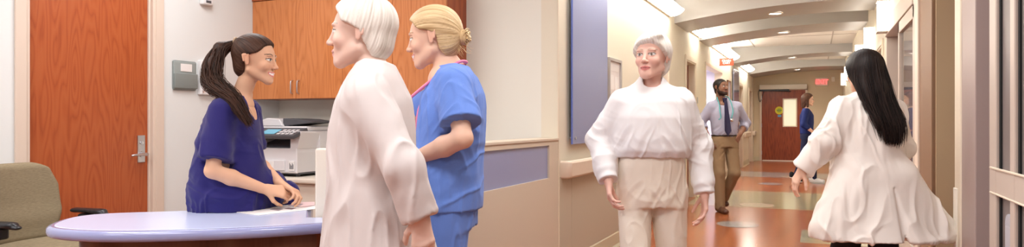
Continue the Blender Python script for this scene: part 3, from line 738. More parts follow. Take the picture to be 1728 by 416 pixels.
def passing_person():
    loc = P(-.475, 2.32, 0); root = person('person', loc, YAW+PI/2, 'pale haired person in a long white coat walking left in front of the desk')
    fr = head_frame((0, .04, 1.53), 0, 0, 0, 1.02); base = SKIN['pale']
    col = head_color(fr, base, brow=(.4, .36, .32), iris=(.15, .2, .25), lip=(.72, .38, .34))
    hd = sc(head_prims(fr)+neck_prims(fr, np.array([0, -.02, 1.36]), .048)+[(ell((0, .0, 1.34), (.13, .08, .07)), .04, 'u')], .003)
    shN = (-.165, -.02, 1.33); elN = (-.215, -.14, 1.09); wrN = (-.20, -.19, .935); shF = (.165, .02, 1.33); elF = (.20, .02, 1.07); wrF = (.19, .06, .84)
    a1 = sc(arm_prims(shN, elN, wrN)+hand_prims(wrN, (.0, -.12, -1), (1, 0, 0), 1, curl=(.3, .35, .3)), .0032)
    a2 = sc(arm_prims(shF, elF, wrF)+hand_prims(wrF, (.0, .35, -.9), (-1, 0, 0), -1, curl=(.3, .35, .3)), .0032)
    legs = ((-.09, 0, .88), (-.09, -.08, .48), (-.09, -.26, .12)), ((.09, .02, .88), (.09, .14, .49), (.09, .14, .09))
    tr = sc([(loft([(.80, 0, 0, .15, .10), (1.05, 0, 0, .13, .10), (1.30, 0, 0, .15, .10), (1.40, 0, -.01, .07, .06)]), .03, 'u')]+leg_prims(*legs[0])+leg_prims(*legs[1]), .008)
    to_mesh('body', [hd, a1, a2, tr], 'skin', root, col)
    rows = [(.60, 0, -.04, .235, .235), (.75, 0, -.03, .22, .20), (.9, 0, -.015, .205, .165), (1.05, 0, 0, .185, .145), (1.2, 0, 0, .185, .14), (1.3, 0, -.005, .175, .125), (1.375, 0, -.01, .13, .09), (1.42, 0, -.01, .07, .065)]
    white_coat(root, rows, [(shN, elN, wrN, (.062, .060, .054)), (shF, elF, wrF, (.062, .060, .054))], fr, 'white_coat', .006, base=(10, 10, 2.5, .012))
    pr = []
    for hp, kn, an in legs: pr += [(rcone(hp, kn, .095, .075), .03, 'u'), (rcone(kn, an, .075, .07), .03, 'u')]
    garment('trousers', root, pr, [], .007, 'cream_cloth', (9, 9, 4, .005))
    shoe(root, 'shoe', (-.09, -.32, .09), (-.09, -.13, .0), 'shoe_brown'); shoe(root, 'shoe', (.09, .08, 0), (.09, .34, 0), 'shoe_brown')
    line = [(-.13, -.2), (-.10, -.055), (-.06, -.034), (-.03, -.020), (0, -.012), (.02, .02), (.03, .046), (.06, .062), (.085, .080), (.11, .12), (.14, .12)]
    V, F = hair_cap(fr, line, grow=.014, pole=(0, -.03, .11), amp=.004, freq=9)
    to_mesh('hair', [(V, F)], 'hair_soft', root, hair_color((.62, .57, .50), (.85, .80, .73), fr, (0, -.03, .11), 9))
    return root

def older_woman():
    loc = P(.715, 3.5, 0); ang = YAW+PI; root = person('person', loc, ang-.10, 'older white haired woman in a white blouse and cream trousers walking forward')
    fr = head_frame((-.0, .02, 1.555), -27, 5, 0, 1.02); base = SKIN['old']
    col = head_color(fr, base, brow=(.42, .30, .22), iris=(.16, .12, .10), lip=(.68, .24, .22), smile=.3)
    hd = sc(head_prims(fr, smile=.3)+neck_prims(fr, np.array([0, -.015, 1.38]), .045)+[(ell((0, .0, 1.35), (.12, .07, .06)), .04, 'u')], .0026)
    shR = (.155, 0, 1.355); elR = (.262, -.03, 1.13); wrR = (.222, .09, .935); shL = (-.155, 0, 1.355); elL = (-.245, -.05, 1.11); wrL = (-.262, .02, .865)
    a1 = sc(arm_prims(shR, elR, wrR)+hand_prims(wrR, (-.05, .30, -.95), (-1, .0, 0), 1, curl=(.45, .6, .5), thumb=(.4, .3)), .003)
    a2 = sc(arm_prims(shL, elL, wrL)+hand_prims(wrL, (.0, .08, -1), (1, .1, 0), -1, curl=(.35, .45, .4)), .003)
    legs = ((.085, 0, .86), (.09, .12, .48), (.085, .10, .09)), ((-.085, 0, .86), (-.10, .02, .47), (-.10, -.20, .14))
    tr = sc([(loft([(.80, 0, 0, .15, .10), (.95, 0, 0, .15, .10), (1.05, 0, 0, .13, .10), (1.30, 0, 0, .15, .10), (1.40, 0, -.01, .07, .06)]), .03, 'u')]+leg_prims(*legs[0])+leg_prims(*legs[1]), .008)
    to_mesh('body', [hd, a1, a2, tr], 'skin', root, col)
    rows = [(1.05, 0, .005, .180, .132), (1.085, 0, .008, .196, .148), (1.14, 0, .008, .198, .150), (1.25, 0, .008, .190, .142), (1.33, 0, 0, .178, .125), (1.385, 0, -.005, .135, .085), (1.415, 0, -.01, .075, .068), (1.455, 0, -.004, .058, .062)]
    pr = [(loft(rows, 2.2), .02, 'u')]+traps(1.385, 1.335, .135)
    pr += []
    def sl(sh, el, wr):
        sh, el, wr = map(np.array, (sh, el, wr)); d = nrm(wr-el)
        return [(rcone(sh-[.0, 0, .03], el, .056, .060), .05, 'u'), (rcone(el, wr-d*.06, .060, .056), .03, 'u'), (rcone(wr-d*.055, wr-d*.0, .047, .049), .006, 'u')]
    pr += sl(shR, elR, wrR)+sl(shL, elL, wrL)+[(infr(rcone((0, -.022, -.03), (0, -.01, -.13), .052, .050), fr), .003, 's'), (rcone((0, .08, 1.47), (0, .075, 1.43), .034, .012), .006, 's')]
    blouse = garment('blouse', root, pr, [(wrR, np.array(wrR)-elR, .09), (wrL, np.array(wrL)-elL, .09)], .0045, 'white_cloth', (11, 11, 4, .010),
        [((.26, -.02, 1.13), (0, .4, 1), .05, .07, .006), ((-.24, -.04, 1.11), (0, .4, 1), .05, .07, .006), ((.1, .12, 1.12), (1, 0, .5), .05, .08, .005), ((-.1, .12, 1.12), (1, 0, -.5), .05, .08, .005)])
    pr = [(loft([(.80, 0, 0, .165, .125), (.88, 0, 0, .170, .128), (1.0, 0, .003, .165, .125), (1.06, 0, .003, .160, .12)], 2.2), .02, 'u')]
    for hp, kn, an in legs: pr += [(rcone(hp, kn, .090, .070), .020, 'u'), (rcone(kn, (an[0], an[1], an[2]-.04), .070, .078), .02, 'u')]
    garment('trousers', root, pr, [((.085, .10, .05), (0, 0, -1), .12)], .0055, 'cream_cloth', (12, 12, 3, .010), [((.05, .1, .85), (1, .2, .6), .05, .07, .006), ((-.05, .1, .85), (1, .2, -.6), .05, .07, .006)])
    shoe(root, 'shoe', (.085, .05, 0), (.085, .30, .0), 'shoe_white'); shoe(root, 'shoe', (-.10, -.27, .07), (-.10, -.06, .0), 'shoe_white')
    line = [(-.13, -.2), (-.10, -.055), (-.06, -.035), (-.03, -.028), (-.01, -.020), (.01, .02), (.02, .04), (.045, .062), (.06, .078), (.085, .098), (.11, .12), (.14, .12)]
    pole = (.04, .04, .115)
    V, F = hair_cap(fr, line, grow=.016, pole=pole, amp=.0045, freq=12, extra=[(ell((-.015, .052, .080), (.058, .042, .024), RY(.35)), .02, 'u')])
    to_mesh('hair', [(V, F)], 'hair_soft', root, hair_color((.70, .64, .55), (.95, .92, .86), fr, pole, 9))
    return root

def tie_man():
    z = 9.35; loc = P((1222-864)*z/FPX, z, 0); rz = YAW+PI+.12
    root = person('person', loc, rz, 'bearded man in a lavender shirt, dark tie and khaki trousers walking up the corridor')
    fr = head_frame((-.02+.08, .03, 1.69), 26, 8, 0, 1.0); base = SKIN['dark']
    col = head_color(fr, base, brow=(.012, .008, .006), iris=(.02, .01, .008), lip=(.25, .09, .07), beard=(.02, .013, .010))
    hd = sc(head_prims(fr, male=True, jaw=1.08)+neck_prims(fr, np.array([.04, -.02, 1.50]), .056)+[(ell((.0, .0, 1.44), (.12, .08, .06)), .04, 'u')], .0035)
    shR = (.19, 0, 1.46); elR = (.30, -.10, 1.20); wrR = (.25, .06, 1.02); shL = (-.19, 0, 1.46); elL = (-.35, -.08, 1.20); wrL = (-.19, .08, 1.05)
    a1 = sc(arm_prims(shR, elR, wrR, m=1.15)+hand_prims(wrR, (-.2, .4, -.9), (-1, .0, 0), 1, curl=(.3, .4, .3), s=1.08), .004)
    a2 = sc(arm_prims(shL, elL, wrL, m=1.15)+hand_prims(wrL, (.5, .15, -.8), (.4, -.9, .0), -1, curl=(.2, .3, .3), s=1.08), .004)
    legs = ((.095, 0, .94), (.115, .10, .52), (.10, .10, .10)), ((-.095, 0, .94), (-.10, .10, .53), (-.075, -.16, .20))
    tr = sc([(loft([(.88, 0, 0, .16, .11), (1.1, 0, 0, .15, .11), (1.38, 0, 0, .18, .12), (1.5, .01, -.01, .08, .07)]), .03, 'u')]+leg_prims(*legs[0])+leg_prims(*legs[1]), .009)
    to_mesh('body', [hd, a1, a2, tr], 'skin', root, col)
    rows = [(1.00, 0, .0, .155, .115), (1.06, 0, .005, .170, .132), (1.2, 0, .005, .185, .14), (1.33, 0, .005, .20, .14), (1.43, 0, 0, .185, .115), (1.49, .01, -.005, .125, .08), (1.53, .03, -.01, .068, .066), (1.555, .035, -.01, .062, .062)]
    pr = [(loft(rows, 2.2), .02, 'u')]+traps(1.495, 1.44, .15)
    pr += []
    for sh, el, wr in ((shR, elR, wrR), (shL, elL, wrL)):
        sh, el, wr = map(np.array, (sh, el, wr)); pr += [(rcone(sh-[0, 0, .03], el, .064, .064), .05, 'u'), (rcone(el, el+(wr-el)*.30, .064, .060), .03, 'u'), (rcone(el+(wr-el)*.30, el+(wr-el)*.46, .065, .063), .004, 'u')]
    pr.append((infr(rcone((0, -.022, -.05), (0, -.02, -.24), .056, .055), fr), .003, 's'))
    sh_ = garment('shirt', root, pr, [(np.array(elR)+(np.array(wrR)-elR)*.46, np.array(wrR)-elR, .10), (np.array(elL)+(np.array(wrL)-elL)*.46, np.array(wrL)-elL, .10)], .006, 'lavender_shirt', (8, 8, 6, .007), [((.12, .1, 1.1), (1, 0, 1), .05, .08, .005), ((-.12, .1, 1.1), (1, 0, -1), .05, .08, .005)])
    b = MB(); b.prism([(.006, 1.545), (.060, 1.545), (.050, 1.485), (.014, 1.485)], .070, .118, .006, axis='y')
    b.prism([(.014, 1.50), (.050, 1.50), (.068, 1.10), (.026, 1.03), (-.022, 1.10)], .168, .184, .002, axis='y')
    o = b.build('necktie', 'tie', root, 'dark navy necktie'); me = o.data
    for v in me.vertices:
        if v.co.z > 1.42 and v.co.y > .12: v.co.y -= .055
    pr = [(loft([(.88, 0, 0, .175, .13), (.96, 0, 0, .172, .128), (1.04, 0, 0, .160, .120)], 2.3), .02, 'u')]
    for hp, kn, an in legs: pr += [(rcone(hp, kn, .100, .075), .03, 'u'), (rcone(kn, np.array(an)-[0, 0, .03], .076, .064), .03, 'u')]
    garment('trousers', root, pr, [], .006, 'khaki', (9, 9, 5, .008), [((.08, .1, .85), (1, 0, .8), .05, .07, .006)])
    b = MB(); ring = [(.167*math.cos(a), .126*math.sin(a), 1.035) for a in np.linspace(0, 2*PI, 33)]
    b.tube(ring, .013, 8); b.build('belt', 'dark_leather', root, 'dark leather belt')
    shoe(root, 'shoe', (.10, .04, 0), (.11, .33, 0), 'shoe_brown'); shoe(root, 'shoe', (-.075, -.27, .17), (-.085, -.10, .02), 'shoe_brown')
    line = [(-.13, -.2), (-.08, -.055), (-.05, -.035), (-.02, -.005), (0, .028), (.03, .046), (.055, .06), (.07, .075), (.09, .09), (.14, .12)]
    V, F = hair_cap(fr, line, grow=.003, pole=(0, -.03, .11), amp=.002, vox=.004); to_mesh('hair', [(V, F)], 'hair_soft', root, hair_color((.010, .008, .007), (.03, .022, .018)))
    st = empty('stethoscope', loc, rz, 'teal stethoscope hung round the neck of the man with the tie', 'stethoscope')
    b = MB(); b.tube(spline([(-.03, .165, 1.27), (-.055, .155, 1.36), (-.05, .12, 1.46), (-.03, .045, 1.56), (.04, -.07, 1.575), (.11, .02, 1.55), (.12, .11, 1.46), (.13, .155, 1.36), (.12, .165, 1.28), (.15, .16, 1.25)], 6), .0075, 8); b.build('tubing', 'teal', st, 'teal rubber tubing')
    b = MB(); b.lathe([(.001, -.012), (.024, -.012), (.026, .0), (.010, .008), (.001, .012)], (-.03, .170, 1.245), 16, 'y'); b.build('chest_piece', 'chrome', st, 'silver chest piece')
    return root

def far_woman():
    z = 13.6; loc = P((1361-864)*z/FPX, z, 0); rz = YAW-PI/2-.45
    root = person('person', loc, rz, 'brown haired woman in a navy blouse and dark jeans far down the corridor')
    fr = head_frame((0, .03, 1.655), 0, -3, 0, 1.03); base = SKIN['fair']
    col = head_color(fr, base, brow=(.1, .05, .03))
    hd = sc(head_prims(fr)+neck_prims(fr, np.array([0, -.015, 1.48]), .048)+[(ell((0, .02, 1.41), (.10, .08, .07)), .04, 'u')], .0045)
    shR = (.16, 0, 1.42); elR = (.22, -.04, 1.16); wrR = (.20, .14, 1.00); shL = (-.16, 0, 1.42); elL = (-.21, .0, 1.15); wrL = (-.18, .18, 1.02)
    a1 = sc(arm_prims(shR, elR, wrR)+hand_prims(wrR, (-.1, .3, -.9), (-1, 0, 0), 1), .0045); a2 = sc(arm_prims(shL, elL, wrL)+hand_prims(wrL, (.1, .4, -.8), (1, 0, 0), -1), .0045)
    legs = ((.085, 0, .92), (.09, -.06, .50), (.09, -.20, .14)), ((-.085, 0, .92), (-.09, .12, .50), (-.09, .14, .10))
    tr = sc([(loft([(.86, 0, 0, .15, .10), (1.1, 0, 0, .125, .10), (1.36, 0, 0, .145, .10), (1.47, 0, -.01, .07, .06)]), .03, 'u')]+leg_prims(*legs[0])+leg_prims(*legs[1]), .01)
    to_mesh('body', [hd, a1, a2, tr], 'skin', root, col)
    rows = [(.98, 0, .0, .165, .125), (1.1, 0, 0, .15, .125), (1.2, 0, .005, .155, .13), (1.34, 0, .005, .165, .13), (1.43, 0, 0, .14, .09), (1.49, 0, -.01, .065, .06)]
    pr = [(loft(rows, 2.2), .02, 'u'), (infr(rcone((0, -.02, -.05), (0, .0, -.24), .050, .055), fr), .004, 's'), (rcone((0, .08, 1.52), (0, .14, 1.36), .045, .015), .01, 's')]
    for sh, el, wr in ((shR, elR, wrR), (shL, elL, wrL)): sh, el, wr = map(np.array, (sh, el, wr)); pr += [(rcone(sh, el, .062, .056), .04, 'u'), (rcone(el, el+(wr-el)*.35, .056, .052), .03, 'u')]
    garment('blouse', root, pr, [], .008, 'navy_blouse', (9, 9, 5, .006))
    pr = [(loft([(.88, 0, 0, .16, .12), (1.0, 0, 0, .15, .115)], 2.2), .02, 'u')]
    for hp, kn, an in legs: pr += [(rcone(hp, kn, .092, .062), .03, 'u'), (rcone(kn, an, .060, .045), .03, 'u')]
    garment('jeans', root, pr, [], .008, 'dark_denim', (9, 9, 5, .004))
    shoe(root, 'sneaker', (.09, -.27, .10), (.09, -.08, .0), 'black_cloth', sole='white_rubber'); shoe(root, 'sneaker', (-.09, .08, .01), (-.09, .33, .01), 'shoe_white', sole='white_rubber', label='white canvas sneaker')
    line = [(-.2, -.03), (-.09, -.03), (-.05, -.01), (0, .015), (.03, .04), (.07, .07), (.10, .1), (.14, .12)]
    V, F = hair_cap(fr, line, grow=.016, pole=(0, 0, .12), vox=.005, amp=.003, extra=[(rcone((0, -.05, 0), (0, -.06, -.13), .075, .055), .03, 'u'), (rcone((.06, -.01, .02), (.07, .0, -.13), .025, .02), .02, 'u'), (rcone((-.06, -.01, .02), (-.07, .0, -.13), .025, .02), .02, 'u')])
    to_mesh('hair', [(V, F)], 'hair', root, hair_color((.05, .022, .012), (.13, .06, .035)))
    b = MB()
    for s in (-1, 1): b.tube([tuple(fr[0]+fr[1]@np.array([s*.032+.017*math.cos(a), .094, .013*math.sin(a)])) for a in np.linspace(0, 2*PI, 13)], .0018, 6)
    b.build('glasses', 'dark_leather', root)
    return root

def long_hair_woman():
    z = 3.95; loc = P((1463-864)*z/FPX, z, 0); rz = YAW+.12
    root = person('person', loc, rz, 'woman with long black hair in a flaring white coat seen from behind')
    S = 1.0
    fr = head_frame((.0, .035, 1.515), -3, 0, 0, 1.0); base = SKIN['fair']
    col = head_color(fr, base)
    hd = sc(head_prims(fr)+neck_prims(fr, np.array([0, -.02, 1.35]), .045)+[(ell((0, .0, 1.30), (.10, .07, .06)), .04, 'u')], .004)
    shR = (.165, 0, 1.325); elR = (.235, .02, 1.08); wrR = (.225, .20, .93); shL = (-.165, 0, 1.325); elL = (-.27, -.02, 1.11); wrL = (-.36, .06, .955)
    a1 = sc(arm_prims(shR, elR, wrR)+hand_prims(wrR, (-.1, .4, -.9), (-1, 0, 0), 1), .004)
    a1 = a1; a2 = sc(arm_prims(shL, elL, wrL)+hand_prims(wrL, (-.35, .25, -.8), (1, 0, -.2), -1), .0035)
    legs = ((.085, 0, .84), (.09, -.02, .46), (.07, -.22, .14)), ((-.085, 0, .84), (-.07, .10, .46), (-.06, .12, .09))
    tr = sc([(loft([(.78, 0, 0, .15, .10), (1.0, 0, 0, .125, .10), (1.26, 0, 0, .145, .10), (1.36, 0, -.01, .07, .06)]), .03, 'u')]+leg_prims(*legs[0])+leg_prims(*legs[1]), .009)
    to_mesh('body', [hd, a1, a2, tr], 'skin', root, col)
    # coat: two flaring tails with a back vent
    rows = [(.56, .035, -.045, .375, .27), (.62, .030, -.04, .345, .25), (.75, .015, -.03, .275, .21), (.88, 0, -.02, .225, .175), (1.0, 0, -.01, .195, .155), (1.15, 0, 0, .188, .145), (1.26, 0, 0, .182, .13), (1.335, 0, -.005, .14, .095), (1.385, 0, -.01, .07, .065)]
    vent = [(rcone((.05, -.36, .50), (.02, -.20, .86), .060, .004), .01, 's'), (rcone((.05, -.28, .48), (.02, -.14, .80), .05, .004), .01, 's')]
    hem = [(halfball((.45, -.05, .60), (.25, 0, -1), .16), .01, 's')]
    ext = [(rcone((.12, -.10, .90), (.375, -.15, .60), .10, .07), .09, 'u'), (rcone((-.10, -.05, .90), (-.30, -.08, .62), .10, .09), .08, 'u')]
    white_coat(root, rows, [(shR, elR, wrR, (.062, .058, .052)), (shL, elL, wrL, (.064, .066, .062))], fr, 'lab_white', .0058, cuts=[((0, 0, .575), (0, 0, -1), .55)], base=(11, 11, 1.4, .020), extra=ext+vent, local=[((0, -.15, 1.15), (1, 0, .3), .07, .12, .006)])
    pr = [(loft([(.78, 0, 0, .16, .12), (.95, 0, 0, .15, .115)], 2.2), .02, 'u')]
    for hp, kn, an in legs: pr += [(rcone(hp, kn, .092, .075), .03, 'u'), (rcone(kn, np.array(an)-[0, 0, .04], .075, .072), .03, 'u')]
    garment('trousers', root, pr, [], .008, 'black_cloth', (9, 9, 5, .004))
    shoe(root, 'shoe', (.07, -.29, .10), (.07, -.10, .0), 'dark_leather'); shoe(root, 'shoe', (-.06, .06, 0), (-.06, .29, 0), 'dark_leather')
    pole = (0, -.01, .12); line = [(-.2, .0), (-.05, .012), (0, .02), (.03, .04), (.07, .07), (.10, .1), (.14, .12)]
    V, F = hair_cap(fr, line, grow=.020, pole=pole, vox=.004, amp=.002, extra=[(rcone((0, -.04, .0), (.01, -.09, -.12), .085, .085), .04, 'u'), (rcone((.01, -.10, -.12), (.03, -.14, -.34), .088, .06, ((0, 1., 0), .6)), .04, 'u')])
    hair = to_mesh('hair', [(V, F)], 'hair', root, hair_color((.006, .004, .004), (.022, .014, .012), fr, pole, 10))
    G = [[(-.085, -.0, 1.57), (-.105, -.04, 1.45), (-.10, -.10, 1.33), (-.07, -.155, 1.22), (-.04, -.16, 1.13)],
         [(.09, -.0, 1.57), (.11, -.04, 1.45), (.115, -.10, 1.33), (.13, -.155, 1.22), (.12, -.16, 1.12)],
         [(.0, -.09, 1.59), (.0, -.12, 1.47), (.01, -.15, 1.33), (.04, -.18, 1.20), (.05, -.175, 1.11)],
         [(.05, -.07, 1.59), (.07, -.10, 1.47), (.08, -.14, 1.33), (.095, -.175, 1.20), (.09, -.17, 1.09)],
         [(-.05, -.07, 1.59), (-.06, -.11, 1.47), (-.055, -.145, 1.33), (-.03, -.175, 1.20), (.0, -.17, 1.10)]]
    V, F = strands(G, 1300, lambda t: .010+.013*t, r=.0010, seg=20, wav=.003, seed=6, taper=.3)
    to_mesh('long_hair', [(V, F)], 'hair', hair, strand_color((.006, .004, .004), (.035, .02, .016), 80))
    return root
# ------------------------------------------------------------------ the setting
XL, XR, YB, XS, YF = -1.8, .72, 4.9, -4.55, 22.6
CEIL = 2.95
def struct(o): o['kind'] = 'structure'; return o
def rename_struct(b, name, m, parent=None): return struct(b.build(name, m, parent))
b = MB(); b.box(XS-.12, XR+3.2, -4, YF+.1, -.10, 0); rename_struct(b, 'floor', 'floor_planks')
# corridor wall on the left with its openings
ops = [(y_on_x(1096, XL), y_on_x(1127, XL), 2.15), (y_on_x(1157, XL), y_on_x(1173, XL), 2.17), (12.45, 14.75, 2.25), (y_on_x(1246.5, XL), y_on_x(1253, XL), 2.15), (y_on_x(1263.5, XL), y_on_x(1269, XL), 2.15)]
b = MB(); y = YB
for y0, y1, h in ops:
    b.box(XL-.14, XL, y, y0, 0, CEIL); b.box(XL-.14, XL, y0, y1, h, CEIL); y = y1
b.box(XL-.14, XL, y, YF, 0, CEIL); rename_struct(b, 'wall_left', 'wall_corridor')
b = MB(); b.box(XS, XL-.14, YB, YB+.12, 0, CEIL); rename_struct(b, 'wall_back', 'wall_cream')
dy0, dy1 = 2.665, 3.61
b = MB(); b.box(XS-.14, XS, -4, dy0, 0, CEIL); b.box(XS-.14, XS, dy1, YB+.12, 0, CEIL); b.box(XS-.14, XS, dy0, dy1, 2.24, CEIL); rename_struct(b, 'wall_side', 'wall_side_paint')
b = MB(); b.box(XL-.14, XR+.2, YF, YF+.12, 0, CEIL); rename_struct(b, 'wall_far', 'wall_far')
# baseboards
def base_run(name, y0, y1):
    b = MB(); b.prism([(XL, 0), (XL+.030, 0), (XL+.026, .012), (XL+.012, .03), (XL+.010, .135), (XL, .145)], y0, y1, axis='y'); rename_struct(b, name, 'base_cove')
y = YB+.06; k = 1
for y0, y1, h in ops+[(YF, YF, 0)]:
    if y0-.06 > y+.1: base_run('baseboard_left', y, y0-.06)
    y = y1+.06
b = MB(); b.box(XL, -1.64, YF-.012, YF, 0, .12); rename_struct(b, 'baseboard_far', 'base_cove')
b = MB(); b.box(-.20, XR, YF-.012, YF, 0, .12); rename_struct(b, 'baseboard_far', 'base_cove')

def swing_door(n, y0, y1, X, h, side, wood_m, recess=.09, handle=True, casing=.06, frame_m='trim_paint'):
    """door in a wall parallel to the corridor; side = +1 when the room seen is at larger x"""
    root = empty('door_%d' % n, (X, (y0+y1)/2, 0)); struct(root); w = (y1-y0)/2
    fr = MB(); s = side
    def bx(x0, x1, a, c, z0, z1, bev=.003): fr.box(min(x0*s, x1*s), max(x0*s, x1*s), a, c, z0, z1, bev)
    for a in (-1, 1):
        bx(-.14, .008, min(a*(w-.001), a*(w-.035)), max(a*(w), a*(w-.035)), 0, h)
        bx(0.001, .018, min(a*(w-.012), a*(w+casing)), max(a*(w-.012), a*(w+casing)), 0, h-.012)
        bx(-recess-.0, -recess+.018, min(a*(w-.035), a*(w-.050)), max(a*(w-.035), a*(w-.050)), 0, h-.035)
    bx(-.139, .007, -w+.002, w-.002, h-.035, h-.001); bx(0.001, .019, -w-casing, w+casing, h-.012, h+casing)
    fr.build('door_frame', frame_m, root)
    d = MB(); d.box(min(s*(-recess), s*(-recess-.045)), max(s*(-recess), s*(-recess-.045)), -w+.038, w-.038, .008, h-.038, .002); leaf = d.build('door_leaf', wood_m, root)
    return root, leaf
# door_1, the wooden door of the nurses' room
root, leaf = swing_door(1, dy0, dy1, XS, 2.24, 1, 'door_wood', recess=.035, casing=.055, frame_m='frame_paint')
cy = (dy0+dy1)/2; hy = y_on_x(243, XS)-cy
b = MB(); b.box(-.036, -.026, hy-.030, hy+.030, .925, 1.125, .002); hs = b.build('lock_plate', 'steel', leaf, 'brushed steel lock plate')
b = MB(); b.cyl((-.03, hy, .985), (.028, hy, .985), .012, seg=16); b.tube(spline([(.026, hy+.012, .985), (.028, hy-.03, .986), (.030, hy-.09, .983), (.024, hy-.118, .978)], 5), [.011]*5+[.010]*5+[.009]*5+[.008], 10)
b.cyl((-.03, hy, .985), (-.015, hy, .985), .020, seg=20); b.build('lever_handle', 'steel', leaf, 'curved steel lever handle')
b = MB(); b.cyl((-.03, hy, 1.07), (-.020, hy, 1.07), .013, seg=16); b.box(-.021, -.016, hy-.003, hy+.003, 1.06, 1.08); b.build('key_cylinder', 'chrome', leaf)
for n, (y0, y1, h) in enumerate(ops[:2]+ops[3:]): 
    r_, lf = swing_door(n+2, y0, y1, XL, h, 1, 'corridor_door_wood', recess=.10)
    w = (y1-y0)/2; b = MB(); b.cyl((-.11, w-.12, 1.0), (-.05, w-.12, 1.0), .011, seg=12); b.tube([(-.05, w-.12, 1.0), (-.05, w-.23, 1.0)], .009, 8); b.build('lever_handle', 'steel', lf)

# alcove lit in lavender
b = MB(); a0, a1 = 12.45, 14.75
b.box(XL-.95, XL-.14, a0-.1, a0, 0, CEIL); b.box(XL-.95, XL-.14, a1, a1+.1, 0, CEIL); b.box(XL-1.05, XL-.95, a0-.1, a1+.1, 0, CEIL); b.box(XL-.95, XL-.141, a0, a1, 2.25, 2.30); rename_struct(b, 'wall_alcove', 'alcove_paint')
b = MB()
for yy in (a0, a1): b.box(XL-.145, XL+.012, yy-.03, yy+.03, 0, 2.22, .003)
b.box(XL-.145, XL+.013, a0-.031, a1+.031, 2.22, 2.28, .003); rename_struct(b, 'trim_1', 'trim_paint')
b = MB(); b.box(XL-.75, XL-.35, a0+.35, a1-.35, 2.235, 2.252); o = b.build('alcove_light', 'lamp_glow'); tag(o, 'flat light panel in the top of the lavender alcove', 'ceiling light')

# half wall of the nurse station with its lavender inset
yp1 = y_on_x(927, XL); hp1 = h_at(245, XL, yp1); hp0 = h_at(300, XL, yp1); yh0 = 2.68
hw = MB(); x0 = XL-.15
hw.box(x0, XL-.02, yh0, YB, 0, 1.085)
hw.box(XL-.021, XL, yh0, YB, 0, hp0); hw.box(XL-.021, XL, yh0, YB, hp1, 1.085); hw.box(XL-.021, XL, yp1, YB, hp0, hp1); hw.box(XL-.021, XL, yh0, yh0+.10, hp0, hp1)
half = rename_struct(hw, 'wall_half', 'wainscot')
b = MB(); b.box(XL-.019, XL-.014, yh0+.10, yp1, hp0, hp1); b.build('inset_panel', 'lavender_panel', half, 'lavender inset panel')
b = MB(); b.box(x0-.012, XL+.008, yh0-.01, YB, 1.083, 1.103, .004); b.build('cap', 'wainscot', half)
b = MB(); b.box(XL, XL+.006, YB-.004, YB+.012, 0, 1.1); b.box(XL-.002, XL+.005, YB-.012, YB+.004, 1.1, CEIL); rename_struct(b, 'trim_2', 'trim_paint')
# cream return panel, floor to counter height, standing across the end of the half wall
pl = P((531-864)*3.15/FPX, 3.15, 0); e = empty('wall_return', pl, YAW); struct(e)
b = MB(); b.box(0, .40, 0, .05, 0, 1.105, .012, seg=4); b.build('panel', 'laminate_cream', e)
# wainscot sheets on the corridor wall below the rail and a vertical joint
b = MB(); b.box(XL, XL+.004, YB+.02, y_on_x(1092, XL)-.06, .145, .80); b.box(XL, XL+.006, y_on_x(964, XL)-.004, y_on_x(964, XL)+.004, .145, .80); rename_struct(b, 'trim_3', 'wall_lower')

# right side -------------------------------------------------
b = MB(); yr = [y_on_x(u, XR) for u in (1498, 1520, 1545, 1573, 1615, 1640, 1680, 1728)]
Y1498, Y1520, Y1545, Y1573, Y1615, Y1640, Y1680, Y1728 = yr
dr = (y_on_x(1490, XR), y_on_x(1482, XR))        # a plain doorway beyond the sliding door
b.box(XR, XR+.14, Y1498+.02, dr[0], 0, CEIL); b.box(XR, XR+.14, dr[0], dr[1], 2.15, CEIL); b.box(XR, XR+.14, dr[1], YF, 0, CEIL)
b.box(XR, XR+.14, Y1573, Y1498+.02, 2.34, CEIL); b.box(XR, XR+.14, -1.5, Y1640, 2.36, CEIL); rename_struct(b, 'wall_right', 'wall_corridor')
swing_door(6, dr[0], dr[1], XR, 2.15, -1, 'corridor_door_wood', recess=.10)
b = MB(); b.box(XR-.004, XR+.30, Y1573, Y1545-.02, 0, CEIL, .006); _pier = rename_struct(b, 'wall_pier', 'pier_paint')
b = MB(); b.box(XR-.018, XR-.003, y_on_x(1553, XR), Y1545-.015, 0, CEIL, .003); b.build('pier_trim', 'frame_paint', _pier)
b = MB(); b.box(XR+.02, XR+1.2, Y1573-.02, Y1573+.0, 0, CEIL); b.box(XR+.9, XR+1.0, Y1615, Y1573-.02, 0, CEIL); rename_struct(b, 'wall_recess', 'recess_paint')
b = MB(); b.box(XR-.012, XR+.12, Y1615-.16, Y1615, 0, CEIL, .008); rename_struct(b, 'trim_4', 'trim_paint')
b = MB(); b.box(XR-.022, XR-.010, Y1615-.10, Y1615-.02, 0, .86, .004, seg=3); b.build('corner_guard', 'white_metal').update_tag(); tag(bpy.data.objects['corner_guard'], 'cream vinyl corner guard on the trim right of the tan recess', 'corner guard')
b = MB(); b.box(XR-.004, XR+.12, Y1640, Y1615-.16, 0, 2.4, .004); b.box(XR-.014, XR+.10, Y1640-.16, Y1640-.02, 0, 2.4, .004); rename_struct(b, 'trim_5', 'frame_mauve')
